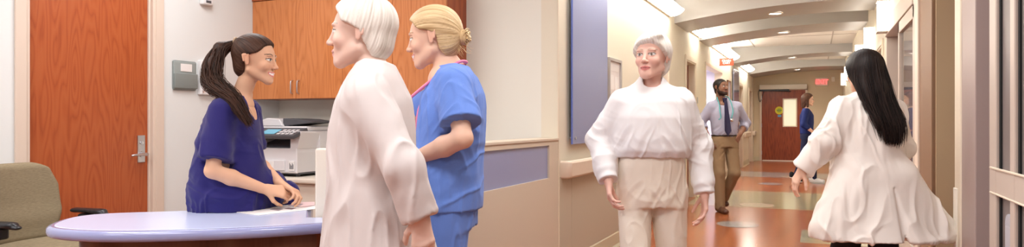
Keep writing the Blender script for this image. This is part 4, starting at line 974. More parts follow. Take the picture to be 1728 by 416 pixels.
# sliding glass door beyond the pier
sd = empty('door_7', (XR, 0, 0)); struct(sd)
b = MB(); b.box(-.03, .12, Y1545-.01, Y1498, 2.16, 2.33, .006); b.box(-.012, .11, Y1498-.0, Y1498+.07, 0, 2.33, .004); b.build('header', 'frame_beige', sd)
b = MB(); g0, g1 = y_on_x(1547, XR), Y1520+.02
for (a, c_) in ((g0-.02, g0+.075), (g1-.075, g1)): b.box(-.02, .03, a, c_, .02, 2.155, .004)
b.box(-.02, .03, g0, g1, 2.05, 2.155, .004); b.box(-.02, .03, g0, g1, .02, .22, .004); b.box(-.02, .03, g0, g1, .95, 1.05, .004); sl = b.build('sliding_leaf', 'frame_beige', sd)
b = MB(); b.box(.0, .006, g0+.06, g1-.06, .2, 2.06); b.build('pane', 'glass', sl)
b = MB()
for i in range(9): b.box(.13+.02*(i % 2), .145+.02*(i % 2), Y1520+.02+i*.13, Y1520+.145+i*.13, .02, 2.15, .01, seg=3)
o = b.build('privacy_curtain', 'room_lavender'); o.location = (XR+.02, 0, 0); tag(o, 'mauve curtain hanging in the opening beside the sliding glass door', 'curtain')
# the room behind the glass
b = MB(); b.box(XR+2.4, XR+2.5, -1.5, 9.5, 0, CEIL); b.box(XR+.14, XR+2.4, 9.4, 9.5, 0, CEIL); b.box(XR+1.2, XR+2.4, Y1573-.12, Y1573, 0, CEIL); rename_struct(b, 'wall_room', 'room_lavender')
sh = empty('supply_shelf', (XR+.75, 8.3, 0), 0, 'pale shelving unit with boxes seen through the sliding glass door', 'shelf')
b = MB()
for x in (-.40, .40): b.box(x-.015, x+.015, -.18, .18, 0, 2.0)
for z in (.1, .5, .9, 1.25, 1.6, 1.98): b.box(-.40, .40, -.18, .18, z-.012, z+.012)
b.build('shelf_frame', 'white_metal', sh)
for i, (x, z, c_) in enumerate(((-.2, .912, 'note_blue'), (.1, .912, 'picture_brown'), (-.22, 1.262, 'white_plastic'), (.12, 1.262, 'white_plastic'), (-.1, 1.612, 'picture_brown'))):
    b = MB(); b.box(-.11, .11, -.13, .13, 0, .22, .006); b.box(-.112, .112, -.132, .132, .17, .222, .004); o = b.build('storage_box', c_); o.location = (XR+.75+x, 8.3, z)
    tag(o, ['blue storage box low on the shelf behind the sliding glass', 'brown storage box low on the shelf behind the sliding glass', 'left white box on the middle shelf behind the sliding glass', 'right white box on the middle shelf behind the sliding glass', 'brown box on the upper shelf behind the sliding glass'][i], 'box')
# near glass door
nd = empty('door_8', (XR, 0, 0)); struct(nd); b = MB()
yA, yB = Y1680+.02, 1.9
for a, c_ in ((yA-.10, yA+.02), (y_on_x(1716, XR)-.035, y_on_x(1716, XR)+.035), (1.9, 2.0)): b.box(-.016, .03, a, c_, .02, 2.33, .006)
for z0, z1 in ((.02, .2), (.915, 1.025), (2.2, 2.33)): b.box(-.014, .028, yB, yA, z0, z1, .006)
fr_ = b.build('door_frame', 'frame_beige', nd)
b = MB(); b.box(-.02, -.012, yB, yA, 1.020, 1.030, .003); b.box(-.02, -.012, yB, yA, .912, .920, .003); b.build('rail_bead', 'trim_paint', fr_)
b = MB(); b.box(.004, .010, yB, yA, .1, 2.3); b.build('pane', 'tinted_glass', fr_)
b = MB(); b.box(-.004, .004, yA-.125, yA-.105, .2, 2.2); b.box(-.004, .004, y_on_x(1716, XR)-.058, y_on_x(1716, XR)-.036, .2, 2.2); b.build('black_gasket', 'black_gap', fr_)
b = MB(); b.box(-.006, .002, y_on_x(1704, XR)-.05, y_on_x(1704, XR)+.05, .45, .80, .003); b.prism([(y_on_x(1704, XR)+.05*math.cos(a), .80+.05*math.sin(a)) for a in np.linspace(0, PI, 12)], -.006, .002, axis='x'); b.build('glass_sticker', 'grey_sticker', fr_)

# ceilings, beams, lamps --------------------------------------
ct = MB(); ct.box(XL-.14, XR+.14, YB-1.2, YF+.1, CEIL, CEIL+.08); ceil = rename_struct(ct, 'ceiling', 'ceiling_tile')
b = MB()
for i in range(8): b.box(XL, XR, YB+.3+i*2.44, YB+.3+i*2.44+.022, CEIL-.006, CEIL)
for x in (-1.31, .29): b.box(x-.011, x+.011, YB-1.1, YF, CEIL-.005, CEIL)
b.build('tile_grid', 'ceiling_grid', ceil)
b = MB(); b.box(XS-.14, XR+2.6, -4, YB-1.2, CEIL, CEIL+.08); b.box(XS-.14, XL-.14, YB-1.2, YB+.12, CEIL, CEIL+.08); b.box(XR+.14, XR+2.6, YB-1.2, 9.5, CEIL, CEIL+.08); rename_struct(b, 'ceiling_station', 'ceiling_tile')
def arc_h(x): return 2.76-.18*((x-.30)/2.10)**2
def beam(n, y0, y1):
    xs = np.linspace(XL, XR, 30); o = [(x, arc_h(x)) for x in xs]+[(x, CEIL) for x in xs[::-1]]
    b = MB(); b.prism(o, y0, y1, axis='y'); rename_struct(b, 'ceiling_beam', 'beam_paint')
BY = [(9.55, 10.6), (11.75, 12.85), (14.3, 15.1), (16.9, 17.8), (20.9, 22.6)]
BY = [(9.55, 10.6), (11.75, 12.85), (16.8, 17.8), (20.9, 22.6)]
for i, (y0, y1) in enumerate(BY): beam(i, y0, y1)
for i, ((y0, y1), u) in enumerate(zip(BY, (1308, 1322, 1336, 1345))):
    ym = (y0+min(y1, y0+1.1))/2+.1; x = x_on_y(u, ym); z = arc_h(x)
    r = empty('downlight', (x, ym, z), 0, ['round downlight in the nearest curved ceiling beam', 'round downlight in the second curved beam', 'round downlight in the third curved beam', 'round downlight in the curved beam before the far door'][i], 'ceiling light', 'downlights in the curved beams')
    b = MB(); b.lathe([(.105, .0), (.105, -.012), (.085, -.014), (.082, -.002)], seg=28); b.build('trim_ring', 'white_metal', r)
    b = MB(); b.lathe([(.0001, -.006), (.082, -.006)], seg=28); b.build('lens', 'down_glow', r)
    l = bpy.data.lights.new('spot', 'SPOT'); l.energy = 80; l.spot_size = 2.0; l.spot_blend = .8; l.color = (1, .9, .78); l.shadow_soft_size = .08
    lo = bpy.data.objects.new('downlight_beam', l); C.objects.link(lo); lo.location = (x, ym, z-.03)
# cove lights along the left wall
for i, (y0, y1) in enumerate(((4.9, 9.15), (10.85, 11.65), (13.1, 16.3), (18.2, 20.4))):
    r = empty('cove_light', (XL, (y0+y1)/2, 2.62), 0, ['long glowing cove light on the left wall nearest the camera', 'short glowing cove light between the first two curved beams', 'glowing cove light above the red crash cart sign', 'glowing cove light before the far end of the corridor'][i], 'wall light', 'cove lights along the left wall')
    w = (y1-y0)/2; b = MB(); b.prism([(.0, 0), (.035, -.005), (.035, .02), (.02, .04), (0, .04)], -w, w, axis='y'); b.prism([(0, 0), (.035, 0), (.20, .07), (.20, .10), (0, .10)], -w-.015, -w, axis='y'); b.prism([(0, 0), (.035, 0), (.20, .07), (.20, .10), (0, .10)], w, w+.015, axis='y'); b.build('housing', 'white_metal', r)
    b = MB(); b.prism([(.036, -.002), (.10, .006), (.16, .030), (.205, .075), (.19, .085), (.036, .03)], -w, w, axis='y', smooth=False); b.build('diffuser', 'tube_glow', r)
# sconces on the right wall
for i, y in enumerate((8.35, 10.6, 12.95, 15.3, 18.0, 20.4)):
    r = empty('wall_sconce', (XR, y, 2.18), 0, ['box shaped glowing sconce nearest on the right wall', 'second glowing sconce along the right wall', 'third glowing sconce along the right wall', 'fourth glowing sconce along the right wall', 'fifth glowing sconce along the right wall', 'sixth glowing sconce along the right wall'][i], 'wall light', 'sconces on the right wall')
    b = MB(); b.box(-.12, -.02, -.085, .085, .01, .33, .02, seg=3); b.build('lamp_shade', 'lamp_glow', r)
    b = MB(); b.box(-.02, 0, -.07, .07, .04, .30, .003); b.box(-.13, -.01, -.095, .095, .0, .012, .003); b.box(-.13, -.01, -.095, .095, .328, .34, .003); b.build('bracket', 'white_metal', r)
# detectors
for i, (u, v, Y) in enumerate(((1327, 68, 13.6), (1342, 107, 18.9), (1438, 27, 11.2), (1445, 6, 9.0))):
    x = x_on_y(u, Y); z = CEIL
    r = empty('smoke_detector' if i < 2 else 'sprinkler', (x, Y, z), 0, ['white round smoke detector on the ceiling between the second and third beams', 'white round smoke detector on the ceiling between the third and fourth beams', 'small sprinkler head between the first two beams', 'small sprinkler head before the nearest beam'][i], 'detector' if i < 2 else 'sprinkler')
    b = MB(); b.lathe([(.0001, -.075), (.03, -.075), (.045, -.06), (.05, -.04), (.068, -.03), (.07, 0)] if i < 2 else [(.0001, -.06), (.012, -.06), (.02, -.055), (.006, -.045), (.008, -.02), (.03, -.008), (.035, 0)], seg=24); b.build('head' if i >= 2 else 'sensor_body', 'white_plastic', r)
    b = MB(); b.lathe([(.046, -.058), (.048, -.045)] if i < 2 else [(.018, -.012), (.03, -.006)], seg=24); b.build('ring', 'ceiling_grid', r)

# unseen fill panels added over the station and behind the camera
def add_fill_panel(x, y, e, lab, sx=1.2, sy=.6):
    r = empty('fill_panel', (x, y, CEIL), 0, lab, 'ceiling light', 'added fill panels out of view')
    b = MB(); b.box(-sx/2-.03, sx/2+.03, -sy/2-.03, -sy/2, -.03, 0); b.box(-sx/2-.03, sx/2+.03, sy/2, sy/2+.03, -.03, 0); b.box(-sx/2-.03, -sx/2, -sy/2, sy/2, -.03, 0); b.box(sx/2, sx/2+.03, -sy/2, sy/2, -.03, 0); b.build('frame', 'white_metal', r)
    b = MB(); b.box(-sx/2, sx/2, -sy/2, sy/2, -.02, -.01); b.build('diffuser', 'fill_glow', r)
    l = bpy.data.lights.new('panel', 'AREA'); l.shape = 'RECTANGLE'; l.size = sx; l.size_y = sy; l.energy = e*.55; l.color = (.97, .98, 1)
    o = bpy.data.objects.new('fill_light', l); C.objects.link(o); o.location = (x, y, CEIL-.035)
TR = [(-3.5, 3.3, 50), (-3.4, 1.4, 60), (-2.2, -.3, 75), (-.5, 3.3, 60), (-.5, 1.1, 75), (-3.4, -1.5, 60), (-.5, 5.6, 30), (-.5, 8.0, 16), (.3, -1.5, 60)]
for i, (x, y, e) in enumerate(TR): add_fill_panel(x, y, e, 'added fill light panel, out of view above the nurse station and corridor')
lt = bpy.data.lights.new('alcove', 'AREA'); lt.size = .5; lt.energy = 20; lt.color = (.88, .9, 1); o = bpy.data.objects.new('alcove_lamp', lt); C.objects.link(o); o.location = (XL-.55, 13.6, 2.2)
w = bpy.data.worlds.new('World'); bpy.context.scene.world = w; w.use_nodes = True; bg = w.node_tree.nodes['Background']; bg.inputs[0].default_value = (.93, .96, 1, 1); bg.inputs[1].default_value = .45

# floor inlays (colours laid into the floor) ------------------
def inlay(name, pts, m): b = MB(); b.prism(pts, .0, .0015); rename_struct(b, name, m)
fz = lambda v: CAMH*FPX/(v-HOR)
def fy(v, u=1300): z = fz(v); r = (u-864)/FPX; return z*(RV.y*r+FV.y)
def rect(v0, v1, x0, x1, m): ya, yb = fy(v0), fy(v1); inlay('floor_inlay', [(x0, yb), (x1, yb), (x1, ya), (x0, ya)], m)
rect(323, 351, XL+.03, XR, 'inlay_green'); rect(290, 298.5, XL+.03, XR, 'inlay_grey')
rect(384, 405, x_on_y(1352, fy(395, 1380)), XR, 'inlay_green')
for u, v, ru, m in ((1245, 378, 35, 'inlay_grey'), (1277, 345.5, 28, 'inlay_cream'), (1300, 309.5, 20, 'inlay_grey'), (1336, 297.5, 17, 'inlay_cream'), (1320, 374, 2, 'inlay_cream'), (1388, 309, 18, 'inlay_grey'), (1500, 404, 40, 'inlay_cream')):
    if ru < 5: continue
    z = fz(v); c = P((u-864)*z/FPX, z); r = ru*z/FPX
    b = MB(); b.prism([(c.x+r*math.cos(a), c.y+r*math.sin(a)) for a in np.linspace(0, 2*PI, 48, endpoint=False)], .001, .003); rename_struct(b, 'floor_inlay', m)
# ------------------------------------------------------------------ desk
def dz(v, h): return (CAMH-h)*FPX/(v-HOR)
DT = .790
near = [(69, 389.5), (82, 394.5), (107, 397.5), (140, 399.5), (200, 400.5), (300, 398.5), (400, 395), (480, 390.5), (560, 384.5), (600, 381.5)]
far = [(529, 344.8), (480, 345), (440, 346), (400, 348), (350, 351.5), (300, 354.3), (240, 355.7), (160, 359), (110, 365.5), (82, 376)]
OUT = [P((u-864)*dz(v, DT-.025)/FPX, dz(v, DT-.025)) for u, v in near]+[P((u-864)*dz(v, DT)/FPX, dz(v, DT)) for u, v in far]
OUT = [(p.x, p.y) for p in OUT]; NN = len(near)
def closed_spline(pts, n=5):
    m = len(pts); out = []
    for i in range(m):
        p = [np.array(pts[(i+k) % m]) for k in (-1, 0, 1, 2)]
        for j in range(n):
            t = j/n; out.append(tuple(.5*((2*p[1])+(-p[0]+p[2])*t+(2*p[0]-5*p[1]+4*p[2]-p[3])*t*t+(-p[0]+3*p[1]-3*p[2]+p[3])*t**3)))
    return out
_s = spline(OUT[NN:]+OUT[:NN], 6); _n = [P((607-864)*3.145/FPX, 3.145), P((528-864)*3.145/FPX, 3.145)]
_s = np.array(_s)[:, :2]; _l = np.concatenate([[0], np.cumsum(np.linalg.norm(np.diff(_s, axis=0), axis=1))]); _t = np.linspace(0, _l[-1], 110)
_s = np.stack([np.interp(_t, _l, _s[:, k]) for k in (0, 1)], 1)
for _ in range(14): _s[1:-1] = .5*_s[1:-1]+.25*(_s[2:]+_s[:-2])
OUT = [(float(p[0]), float(p[1])) for p in _s]+[(p.x, p.y) for p in _n]
def inset(pts, d):
    P_ = np.array(pts); a = np.roll(P_, 1, 0); c = np.roll(P_, -1, 0); t = c-a; n = np.stack([t[:, 1], -t[:, 0]], 1); n /= np.linalg.norm(n, axis=1)[:, None]
    ar = .5*np.sum(P_[:, 0]*c[:, 1]-c[:, 0]*P_[:, 1]); s = -1 if ar > 0 else 1
    return [tuple(q) for q in P_+n*d*s]
ctr = np.mean(OUT, 0); loc = (ctr[0], ctr[1], 0); L0 = [(x-ctr[0], y-ctr[1]) for x, y in OUT]
dk = empty('reception_desk', loc, 0, 'rounded desk with a glossy lavender top that the woman in navy scrubs sits on', 'desk')
def slab(prof, m, name, parent, cap_top=True, cap_bot=True):
    rings = [inset(L0, d) for d, z in prof]; vs = []; n = len(L0)
    for (d, z), rg in zip(prof, rings): vs += [(p[0], p[1], z) for p in rg]
    b = MB(); fs = [[i*n+k, i*n+(k+1) % n, (i+1)*n+(k+1) % n, (i+1)*n+k] for i in range(len(prof)-1) for k in range(n)]
    b._new(vs, fs, True)
    if cap_bot: b._new([vs[k] for k in range(n)], [list(range(n))])
    if cap_top: b._new([vs[(len(prof)-1)*n+k] for k in range(n)], [list(range(n))])
    bmesh.ops.remove_doubles(b.bm, verts=b.bm.verts, dist=1e-5)
    return b.build(name, m, parent)
slab([(.030, .742), (.012, .744), (.002, .752), (0, .765), (.002, .778), (.010, .786), (.026, .789), (.034, .786)], 'desk_rim', 'rim', dk, False, True).__setitem__('label', 'thick translucent blue tinted rim')
slab([(.032, .760), (.032, .7895), (.034, .790)], 'desk_top', 'desktop', dk)
slab([(.16, .0), (.16, .10)], 'black_plastic', 'plinth', dk, False, False)
slab([(.12, .10), (.12, .741)], 'pedestal_wood', 'pedestal', dk, True, True)

# papers on the desk
def flat_at(u, v, h): z = dz(v, h); return P((u-864)*z/FPX, z, h)
def sheet(name, corners, h, m, label, cat, extra=None, th=.0025):
    pts = [flat_at(u, v, h) for u, v in corners]; c = sum(pts, Vector())/len(pts); q = [(p.x-c.x, p.y-c.y) for p in pts]
    r = empty(name, (c.x, c.y, h), 0, label, cat); b = MB(); b.prism(q, 0, th, .0008); b.build('page', m, r)
    for (cs, mm, nm) in (extra or []):
        qq = [flat_at(u, v, h) for u, v in cs]; b = MB(); b.prism([(p.x-c.x, p.y-c.y) for p in qq], th, th+.0006); b.build(nm, mm, r)
    return r
sheet('magazine', [(391, 357), (436, 363), (532, 352.5), (532, 346), (505, 343), (455, 346)], DT+.0005, 'paper', 'open white magazine lying on the desk beside the seated woman', 'magazine',
      [([(455, 354), (470, 356), (478, 353), (463, 351.5)], 'paper_ink', 'picture'), ([(480, 352.5), (492, 354), (500, 351.5), (487, 350.2)], 'paper_ink', 'picture'), ([(500, 349), (515, 350.5), (527, 348), (512, 346)], 'paper_pink', 'picture')])
sheet('leaflet', [(486, 346.5), (508, 349), (531, 346), (531, 340.5), (505, 341)], DT+.0045, 'paper_pink', 'printed leaflet on top of the magazine below the clasped hands', 'leaflet', [([(490, 345.8), (506, 347.5), (512, 344.5), (498, 343.2)], 'paper_ink', 'picture')])

# ------------------------------------------------------------------ office chair
ch = empty('office_chair', P(-2.69, 3.92, 0), YAW-PI/2-.26, 'office chair with olive tweed back and black arms between the wooden door and the desk', 'chair')
def pad(name, rows, m, parent, vox=.008, sm=2, extra=(), subs=()):
    pr = [(r, k, 'u') for r, k in rows]+[(r, k, 's') for r, k in subs]; V, F = sc(pr, vox, sm); return to_mesh(name, [(V, F)], m, parent)
def rbox(c, h, r, rot=None):
    c = np.array(c, float); h = np.array(h, float)-r; R = None if rot is None else np.array(rot, float)
    def f(X, Y, Z):
        p = [X-c[0], Y-c[1], Z-c[2]]
        if R is not None: p = [p[0]*R[0][i]+p[1]*R[1][i]+p[2]*R[2][i] for i in range(3)]
        q = [np.abs(p[i])-h[i] for i in range(3)]
        return np.sqrt(sum(np.maximum(a, 0)**2 for a in q))+np.minimum(np.maximum(q[0], np.maximum(q[1], q[2])), 0)-r
    m = np.linalg.norm(h+r) if R is not None else h+r; return f, c-m, c+m
# seat faces +y; backrest behind
def back_f(X, Y, Z):
    t = (Z-.50)/.50; w = np.interp(Z, [.50, .58, .70, .85, .95, 1.0], [.16, .215, .245, .24, .20, .12]); yc = -.195-.10*(Z-.5)+.10*(X/.25)**2*.5-.02*np.exp(-((Z-.72)/.05)**2)*0
    th = .040+.010*np.exp(-((Z-.66)/.06)**2)
    d = np.maximum(np.abs(X)-w, np.abs(Y-yc)-th); q1 = np.maximum(np.abs(X)-w+.035, 0); q2 = np.maximum(np.abs(Y-yc)-th+.030, 0); q3 = np.maximum(np.abs(Z-.755)-.245+.05, 0)
    return np.sqrt(q1*q1+q2*q2+q3*q3)-.035
bk = pad('backrest', [((back_f, np.array([-.27, -.36, .50]), np.array([.27, -.1, 1.02])), 0)], 'chair_fabric', ch)
pad('seat', [(rbox((0, .02, .495), (.25, .24, .045), .04), 0), (ell((0, .22, .49), (.23, .07, .04)), .03)], 'chair_fabric', ch)
pad('seat_shell', [(rbox((0, .02, .445), (.23, .22, .018), .015), 0)], 'black_plastic', ch)
for s in (-1, 1):
    pad('armrest', [(rcone((s*.290, -.08, .682), (s*.285, .11, .682), .036, .036, ((0, 0, 1.), .42)), 0), (rcone((s*.285, .08, .675), (s*.280, .145, .665), .034, .026, ((0, 0, 1.), .45)), .02)], 'black_plastic', ch, .005)
    b = MB(); b.tube(spline([(s*.285, .02, .665), (s*.29, .01, .56), (s*.285, .0, .48), (s*.20, .0, .435)], 6), .020, 10); b.box(s*.285-.03, s*.285+.03, -.04, .07, .60, .665, .012); b.build('arm_post', 'black_plastic', ch)
b = MB(); b.tube(spline([(0, -.05, .425), (0, -.22, .42), (0, -.30, .46), (0, -.315, .62)], 6), .024, 10); b.build('back_support', 'black_plastic', ch)
b = MB(); b.cyl((0, 0, .10), (0, 0, .28), .028); b.cyl((0, 0, .26), (0, 0, .435), .018); b.build('gas_lift', 'charcoal_plastic', ch)
b = MB()
for i in range(5):
    a = 2*PI*i/5+.3; b.tube([(0, 0, .12), (.12*math.cos(a), .12*math.sin(a), .11), (.29*math.cos(a), .29*math.sin(a), .075)], [.026, .022, .015], 8)
b.build('star_base', 'black_plastic', ch)
for i in range(5):
    a = 2*PI*i/5+.3; b = MB(); p = Vector((.29*math.cos(a), .29*math.sin(a), .029)); n = Vector((-math.sin(a), math.cos(a), 0))
    b.cyl(p-n*.022, p-n*.006, .028, seg=16); b.cyl(p+n*.006, p+n*.022, .028, seg=16); b.cyl(p, p+Vector((0, 0, .05)), .008, seg=8); b.build('caster', 'charcoal_plastic', ch)

# ------------------------------------------------------------------ upper cabinets
cx = [XS+.002, -4.06, -3.57, -3.08, -2.59]; cyf = 4.57
for k in range(2):
    x0, x1 = cx[2*k], cx[2*k+2]; m_ = (x0+x1)/2
    r = empty('wall_cabinet', (m_, YB, 1.42), 0, ['orange wood wall cabinet above the printer, left of the pair', 'orange wood wall cabinet behind the blonde woman, right of the pair'][k], 'cabinet', 'wall cabinets of the nurse station')
    w = (x1-x0)/2-.001; b = MB(); b.box(-w, w, -.31, 0, 0, .86, .001); b.build('body', 'cabinet_side_wood', r)
    b = MB(); b.box(-w, w, -.34, 0, .862, .885, .002); b.build('top_trim', 'cabinet_side_wood', r)
    for s in (0, 1):
        a, c_ = (-w+.001, -.0015) if s == 0 else (.0015, w-.001)
        b = MB(); b.box(a, c_, -.331, -.311, .002, .858, .0015); d = b.build('door', 'cabinet_wood', r)
        hx = -.035 if s == 0 else .035; b = MB(); b.tube(spline([(hx, -.331, .045), (hx, -.352, .050), (hx, -.357, .075), (hx, -.357, .125), (hx, -.352, .15), (hx, -.331, .155)], 4), .0055, 8); b.build('handle', 'steel', d, 'brushed steel bow handle')
# base cabinets and worktop
bc = empty('base_cabinet', (-3.45, 4.6, 0), 0, 'cream base cabinet run under the back worktop', 'cabinet')
b = MB(); b.box(-1.095, 1.095, -.24, .295, .10, .728); b.box(-1.09, 1.09, -.18, .29, 0, .10); b.build('body', 'laminate_cream', bc)
for k in range(4):
    b = MB(); b.box(-1.09+k*.546, -1.09+k*.546+.542, -.260, -.241, .11, .722, .002); d = b.build('door', 'laminate_cream', bc)
    hx = -1.09+k*.546+(.50 if k % 2 == 0 else .045); b = MB(); b.tube(spline([(hx, -.26, .56), (hx, -.285, .57), (hx, -.285, .65), (hx, -.26, .66)], 4), .005, 8); b.build('handle', 'steel', d)
b = MB(); b.box(XS+.002, -2.34, 4.29, YB-.001, .730, .772, .014, seg=4); o = b.build('worktop', 'laminate_cream'); tag(o, 'cream worktop with a rounded front edge under the printer', 'worktop')

# ------------------------------------------------------------------ printer
pr_ = empty('printer', (-4.13, 4.60, .772), .0, 'grey office printer copier on the back worktop under the cabinets', 'printer')
b = MB(); b.box(-.25, .25, -.20, .22, .02, .035); 
for x in (-.2, .2):
    for y in (-.15, .17): b.cyl((x, y, 0), (x, y, .022), .02, seg=12)
b.build('feet', 'charcoal_plastic', pr_)
b = MB(); b.prism([(-.245, .03), (.25, .03), (.25, .20), (.245, .235), (-.245, .235)], -.22, .22, .008, axis='y'); b.box(-.245, .25, -.225, .22, .235, .35, .004) if False else None
b.box(-.25, -.215, -.21, .22, .23, .36, .004); b.prism([(.175, .23), (.25, .23), (.285, .36), (.175, .36)], -.215, .22, .004, axis='y'); b.box(-.25, .285, .02, .22, .23, .36, .004); b.box(-.25, .285, -.215, .22, .355, .375, .004); b.build('body', 'printer_grey', pr_)
b = MB(); b.box(-.215, .175, -.19, .019, .236, .240); b.prism([(-.19, .24), (.017, .30), (.017, .24)], -.20, .165, axis='x'); b.build('output_tray', 'printer_dark', pr_, 'dark paper output slot')
b = MB(); b.box(-.14, .13, -.236, -.219, .05, .135, .004); b.box(-.235, .24, -.230, -.219, .04, .045); b.build('paper_drawer', 'printer_grey', pr_)
b = MB(); b.box(-.10, .02, -.240, -.235, .06, .125, .002); b.build('tray_label', 'paper', pr_)
b = MB(); b.box(.17, .23, -.229, -.2215, .05, .13, .002); b.build('spec_label', 'paper', pr_)
b = MB()
for k in range(5): b.box(.180+.009*k, .185+.009*k, -.2305, -.2288, .065, .115-.01*(k % 3))
b.build('label_bars', 'printer_dark', pr_)
pn = MB(); R_ = Matrix.Rotation(math.radians(20), 3, 'X')
pn.box(-.25, .28, -.30, -.12, .372, .405, .006, rot=R_, piv=(0, -.12, .38)); panel = pn.build('control_panel', 'charcoal_plastic', pr_, 'dark sloping control panel')
b = MB(); b.box(-.10, .05, -.27, -.17, .405, .408, rot=R_, piv=(0, -.12, .38)); b.build('display', 'screen_blue', panel, 'small blue display')
b = MB()
for i in range(4):
    for j in range(3): b.box(.085+i*.045, .115+i*.045, -.280+j*.040, -.256+j*.040, .405, .411, .002, rot=R_, piv=(0, -.12, .38))
b.build('keypad', 'printer_grey', panel); b = MB()
for i in range(3): b.box(-.23+i*.038, -.205+i*.038, -.27, -.24, .405, .411, .002, rot=R_, piv=(0, -.12, .38))
b.build('side_keys', 'printer_grey', panel)
b = MB(); b.box(-.25, .27, -.13, .22, .375, .415, .012, seg=3); b.prism([(-.24, .415), (.02, .415), (-.02, .475), (-.16, .485), (-.21, .47)], -.13, .20, .008, axis='y'); b.build('scanner_lid', 'printer_grey', pr_)
b = MB(); b.prism([(.0, .415), (.30, .445), (.315, .455), (.16, .475), (.0, .482)], -.11, .18, .005, axis='y'); b.build('document_feeder', 'charcoal_plastic', pr_, 'dark document feeder tray')

# ------------------------------------------------------------------ things on the side wall by the door
def side_box(u0, u1, v0, v1): 
    y0, y1 = y_on_x(u0, XS), y_on_x(u1, XS); ym = (y0+y1)/2; return ym, (y1-y0)/2, h_at(v1, XS, ym), h_at(v0, XS, ym)
ym, w, z0, z1 = side_box(290, 329, 103, 152)
r = empty('chart_holder', (XS, ym, z0), 0, 'grey wall pocket for charts beside the wooden door', 'file holder'); H = z1-z0
b = MB(); b.box(0, .02, -w, w, 0, H, .015, seg=4); b.build('back_plate', 'grey_plastic', r)
b = MB(); b.box(.018, .034, -w, w, .012, H*.57, .006, seg=3); b.build('pocket', 'grey_plastic_dark', r, 'darker grey pocket front')
b = MB(); b.box(.02, .024, -w*.42, w*.55, H*.64, H*.90, .001); b.build('paper_label', 'paper', r, 'white paper label')
ym, w, z0, z1 = side_box(333, 366, 103, 160)
r = empty('wall_panel', (XS, ym, z0), 0, 'white control panel on the wall behind the ponytail', 'control panel'); H = z1-z0
b = MB(); b.box(0, .04, -w, w, 0, H, .006); b.box(.04, .046, -w+.008, w-.008, .03, H-.04, .002); b.box(.046, .05, -w*.75, -w*.05, .06, H-.05, .002); b.build('housing', 'white_plastic', r)
b = MB(); b.box(.05, .052, -w*.70, -w*.10, H*.5, H-.06, .001); b.build('paper_slip', 'paper', r)
b = MB(); b.box(.046, .055, w*.1, w*.45, H*.28, H*.36, .001); b.build('red_button', 'red_small', r, 'small red button')
b = MB(); b.box(.046, .052, w*.2, w*.6, H*.40, H*.44, .001); b.build('yellow_tag', 'note_yellow', r)
b = MB()
for zz in (.02, H-.02):
    b.cyl((.04, -w+.02, zz), (.045, -w+.02, zz), .005, seg=10)
for yy in (-w*.55, -w*.25): b.cyl((.05, yy, H*.30), (.056, yy, H*.30), .007, seg=10)
b.build('screws', 'steel', r)
ym, w, z0, z1 = side_box(336, 353, -6, 9)
r = empty('wall_sensor', (XS, ym, z0), 0, 'small white sensor box high on the wall above the control panel', 'sensor'); b = MB(); b.box(0, .05, -w, w, 0, z1-z0, .01, seg=3); b.build('housing', 'white_plastic', r); b = MB(); b.box(.05, .053, -w*.5, w*.5, .015, .035, .001); b.build('lens', 'charcoal_plastic', r)

# ------------------------------------------------------------------ left corridor wall
X = XL
y0, y1 = y_on_x(957, X), y_on_x(1017, X); z0 = h_at(243, X, y0)
r = empty('glass_board', (X, (y0+y1)/2, 0), 0, 'large lavender glass board on the wall behind the older woman', 'board'); w = (y1-y0)/2
b = MB(); b.box(.035, .047, -w, w, z0, 2.45, .002); b.build('board', 'board_glass', r)
b = MB(); b.box(.034, .048, -w-.004, -w, z0, 2.45); b.build('edge_strip', 'lavender_edge', r, 'bright blue edge')  # near edge strip in a plain saturated blue
for yy in (-w+.06, w-.06):
    for zz in (z0+.05, 2.40): b = MB(); b.cyl((0, yy, zz), (.050, yy, zz), .009, seg=12); b.cyl((.047, yy, zz), (.054, yy, zz), .012, seg=12); b.build('standoff_bolt', 'steel', r)
y0, y1 = y_on_x(1024, X), y_on_x(1045, X); z1 = h_at(96, X, y0); z0 = z1-.62
r = empty('notice_board', (X, (y0+y1)/2, z0), 0, 'narrow silver framed notice board right of the lavender glass board', 'notice board'); w = (y1-y0)/2; H = z1-z0
b = MB()
for a, c_, p, q in ((-w, w, 0, .03), (-w, w, H-.03, H), (-w, -w+.03, .03, H-.03), (w-.03, w, .03, H-.03)): b.box(0, .030, a, c_, p, q, .003)
b.build('frame', 'silver_frame', r); b = MB(); b.box(0, .012, -w+.028, w-.028, .028, H-.028); b.build('backing', 'board_white', r)
for i, (a, c_, p, q, mm) in enumerate(((-w*.7, w*.6, .50, .56, 'paper'), (-w*.7, -w*.1, .32, .46, 'paper'), (w*.15, w*.7, .30, .45, 'paper'), (-w*.7, -w*.1, .10, .26, 'paper_pink'), (w*.05, w*.6, .06, .20, 'lavender_shirt'))):
    b = MB(); b.box(.012, .014, a, c_, p, q); b.build('notice', mm, r)
for i, (v0, v1, mm) in enumerate(((114, 121, 'note_yellow'), (121, 131, 'paper'), (133, 140, 'note_blue'), (141, 148, 'paper'), (151, 163, 'paper'), (165, 175, 'paper'))):
    ya, yb = y_on_x(1018.2, X), y_on_x(1022.6, X); ym = (ya+yb)/2; b = MB(); b.box(0, .01, ya-ym, yb-ym, 0, h_at(v0, X, ym)-h_at(v1, X, ym)); o = b.build('wall_card', mm); o.location = (X, ym, h_at(v1, X, ym))
    tag(o, ['yellow card topmost in the column left of the notice board', 'white card just under the yellow card', 'blue card in the column left of the notice board', 'white card just under the blue card', 'white card second from the bottom of the column', 'white card lowest in the column left of the notice board'][i], 'card', 'cards beside the notice board')
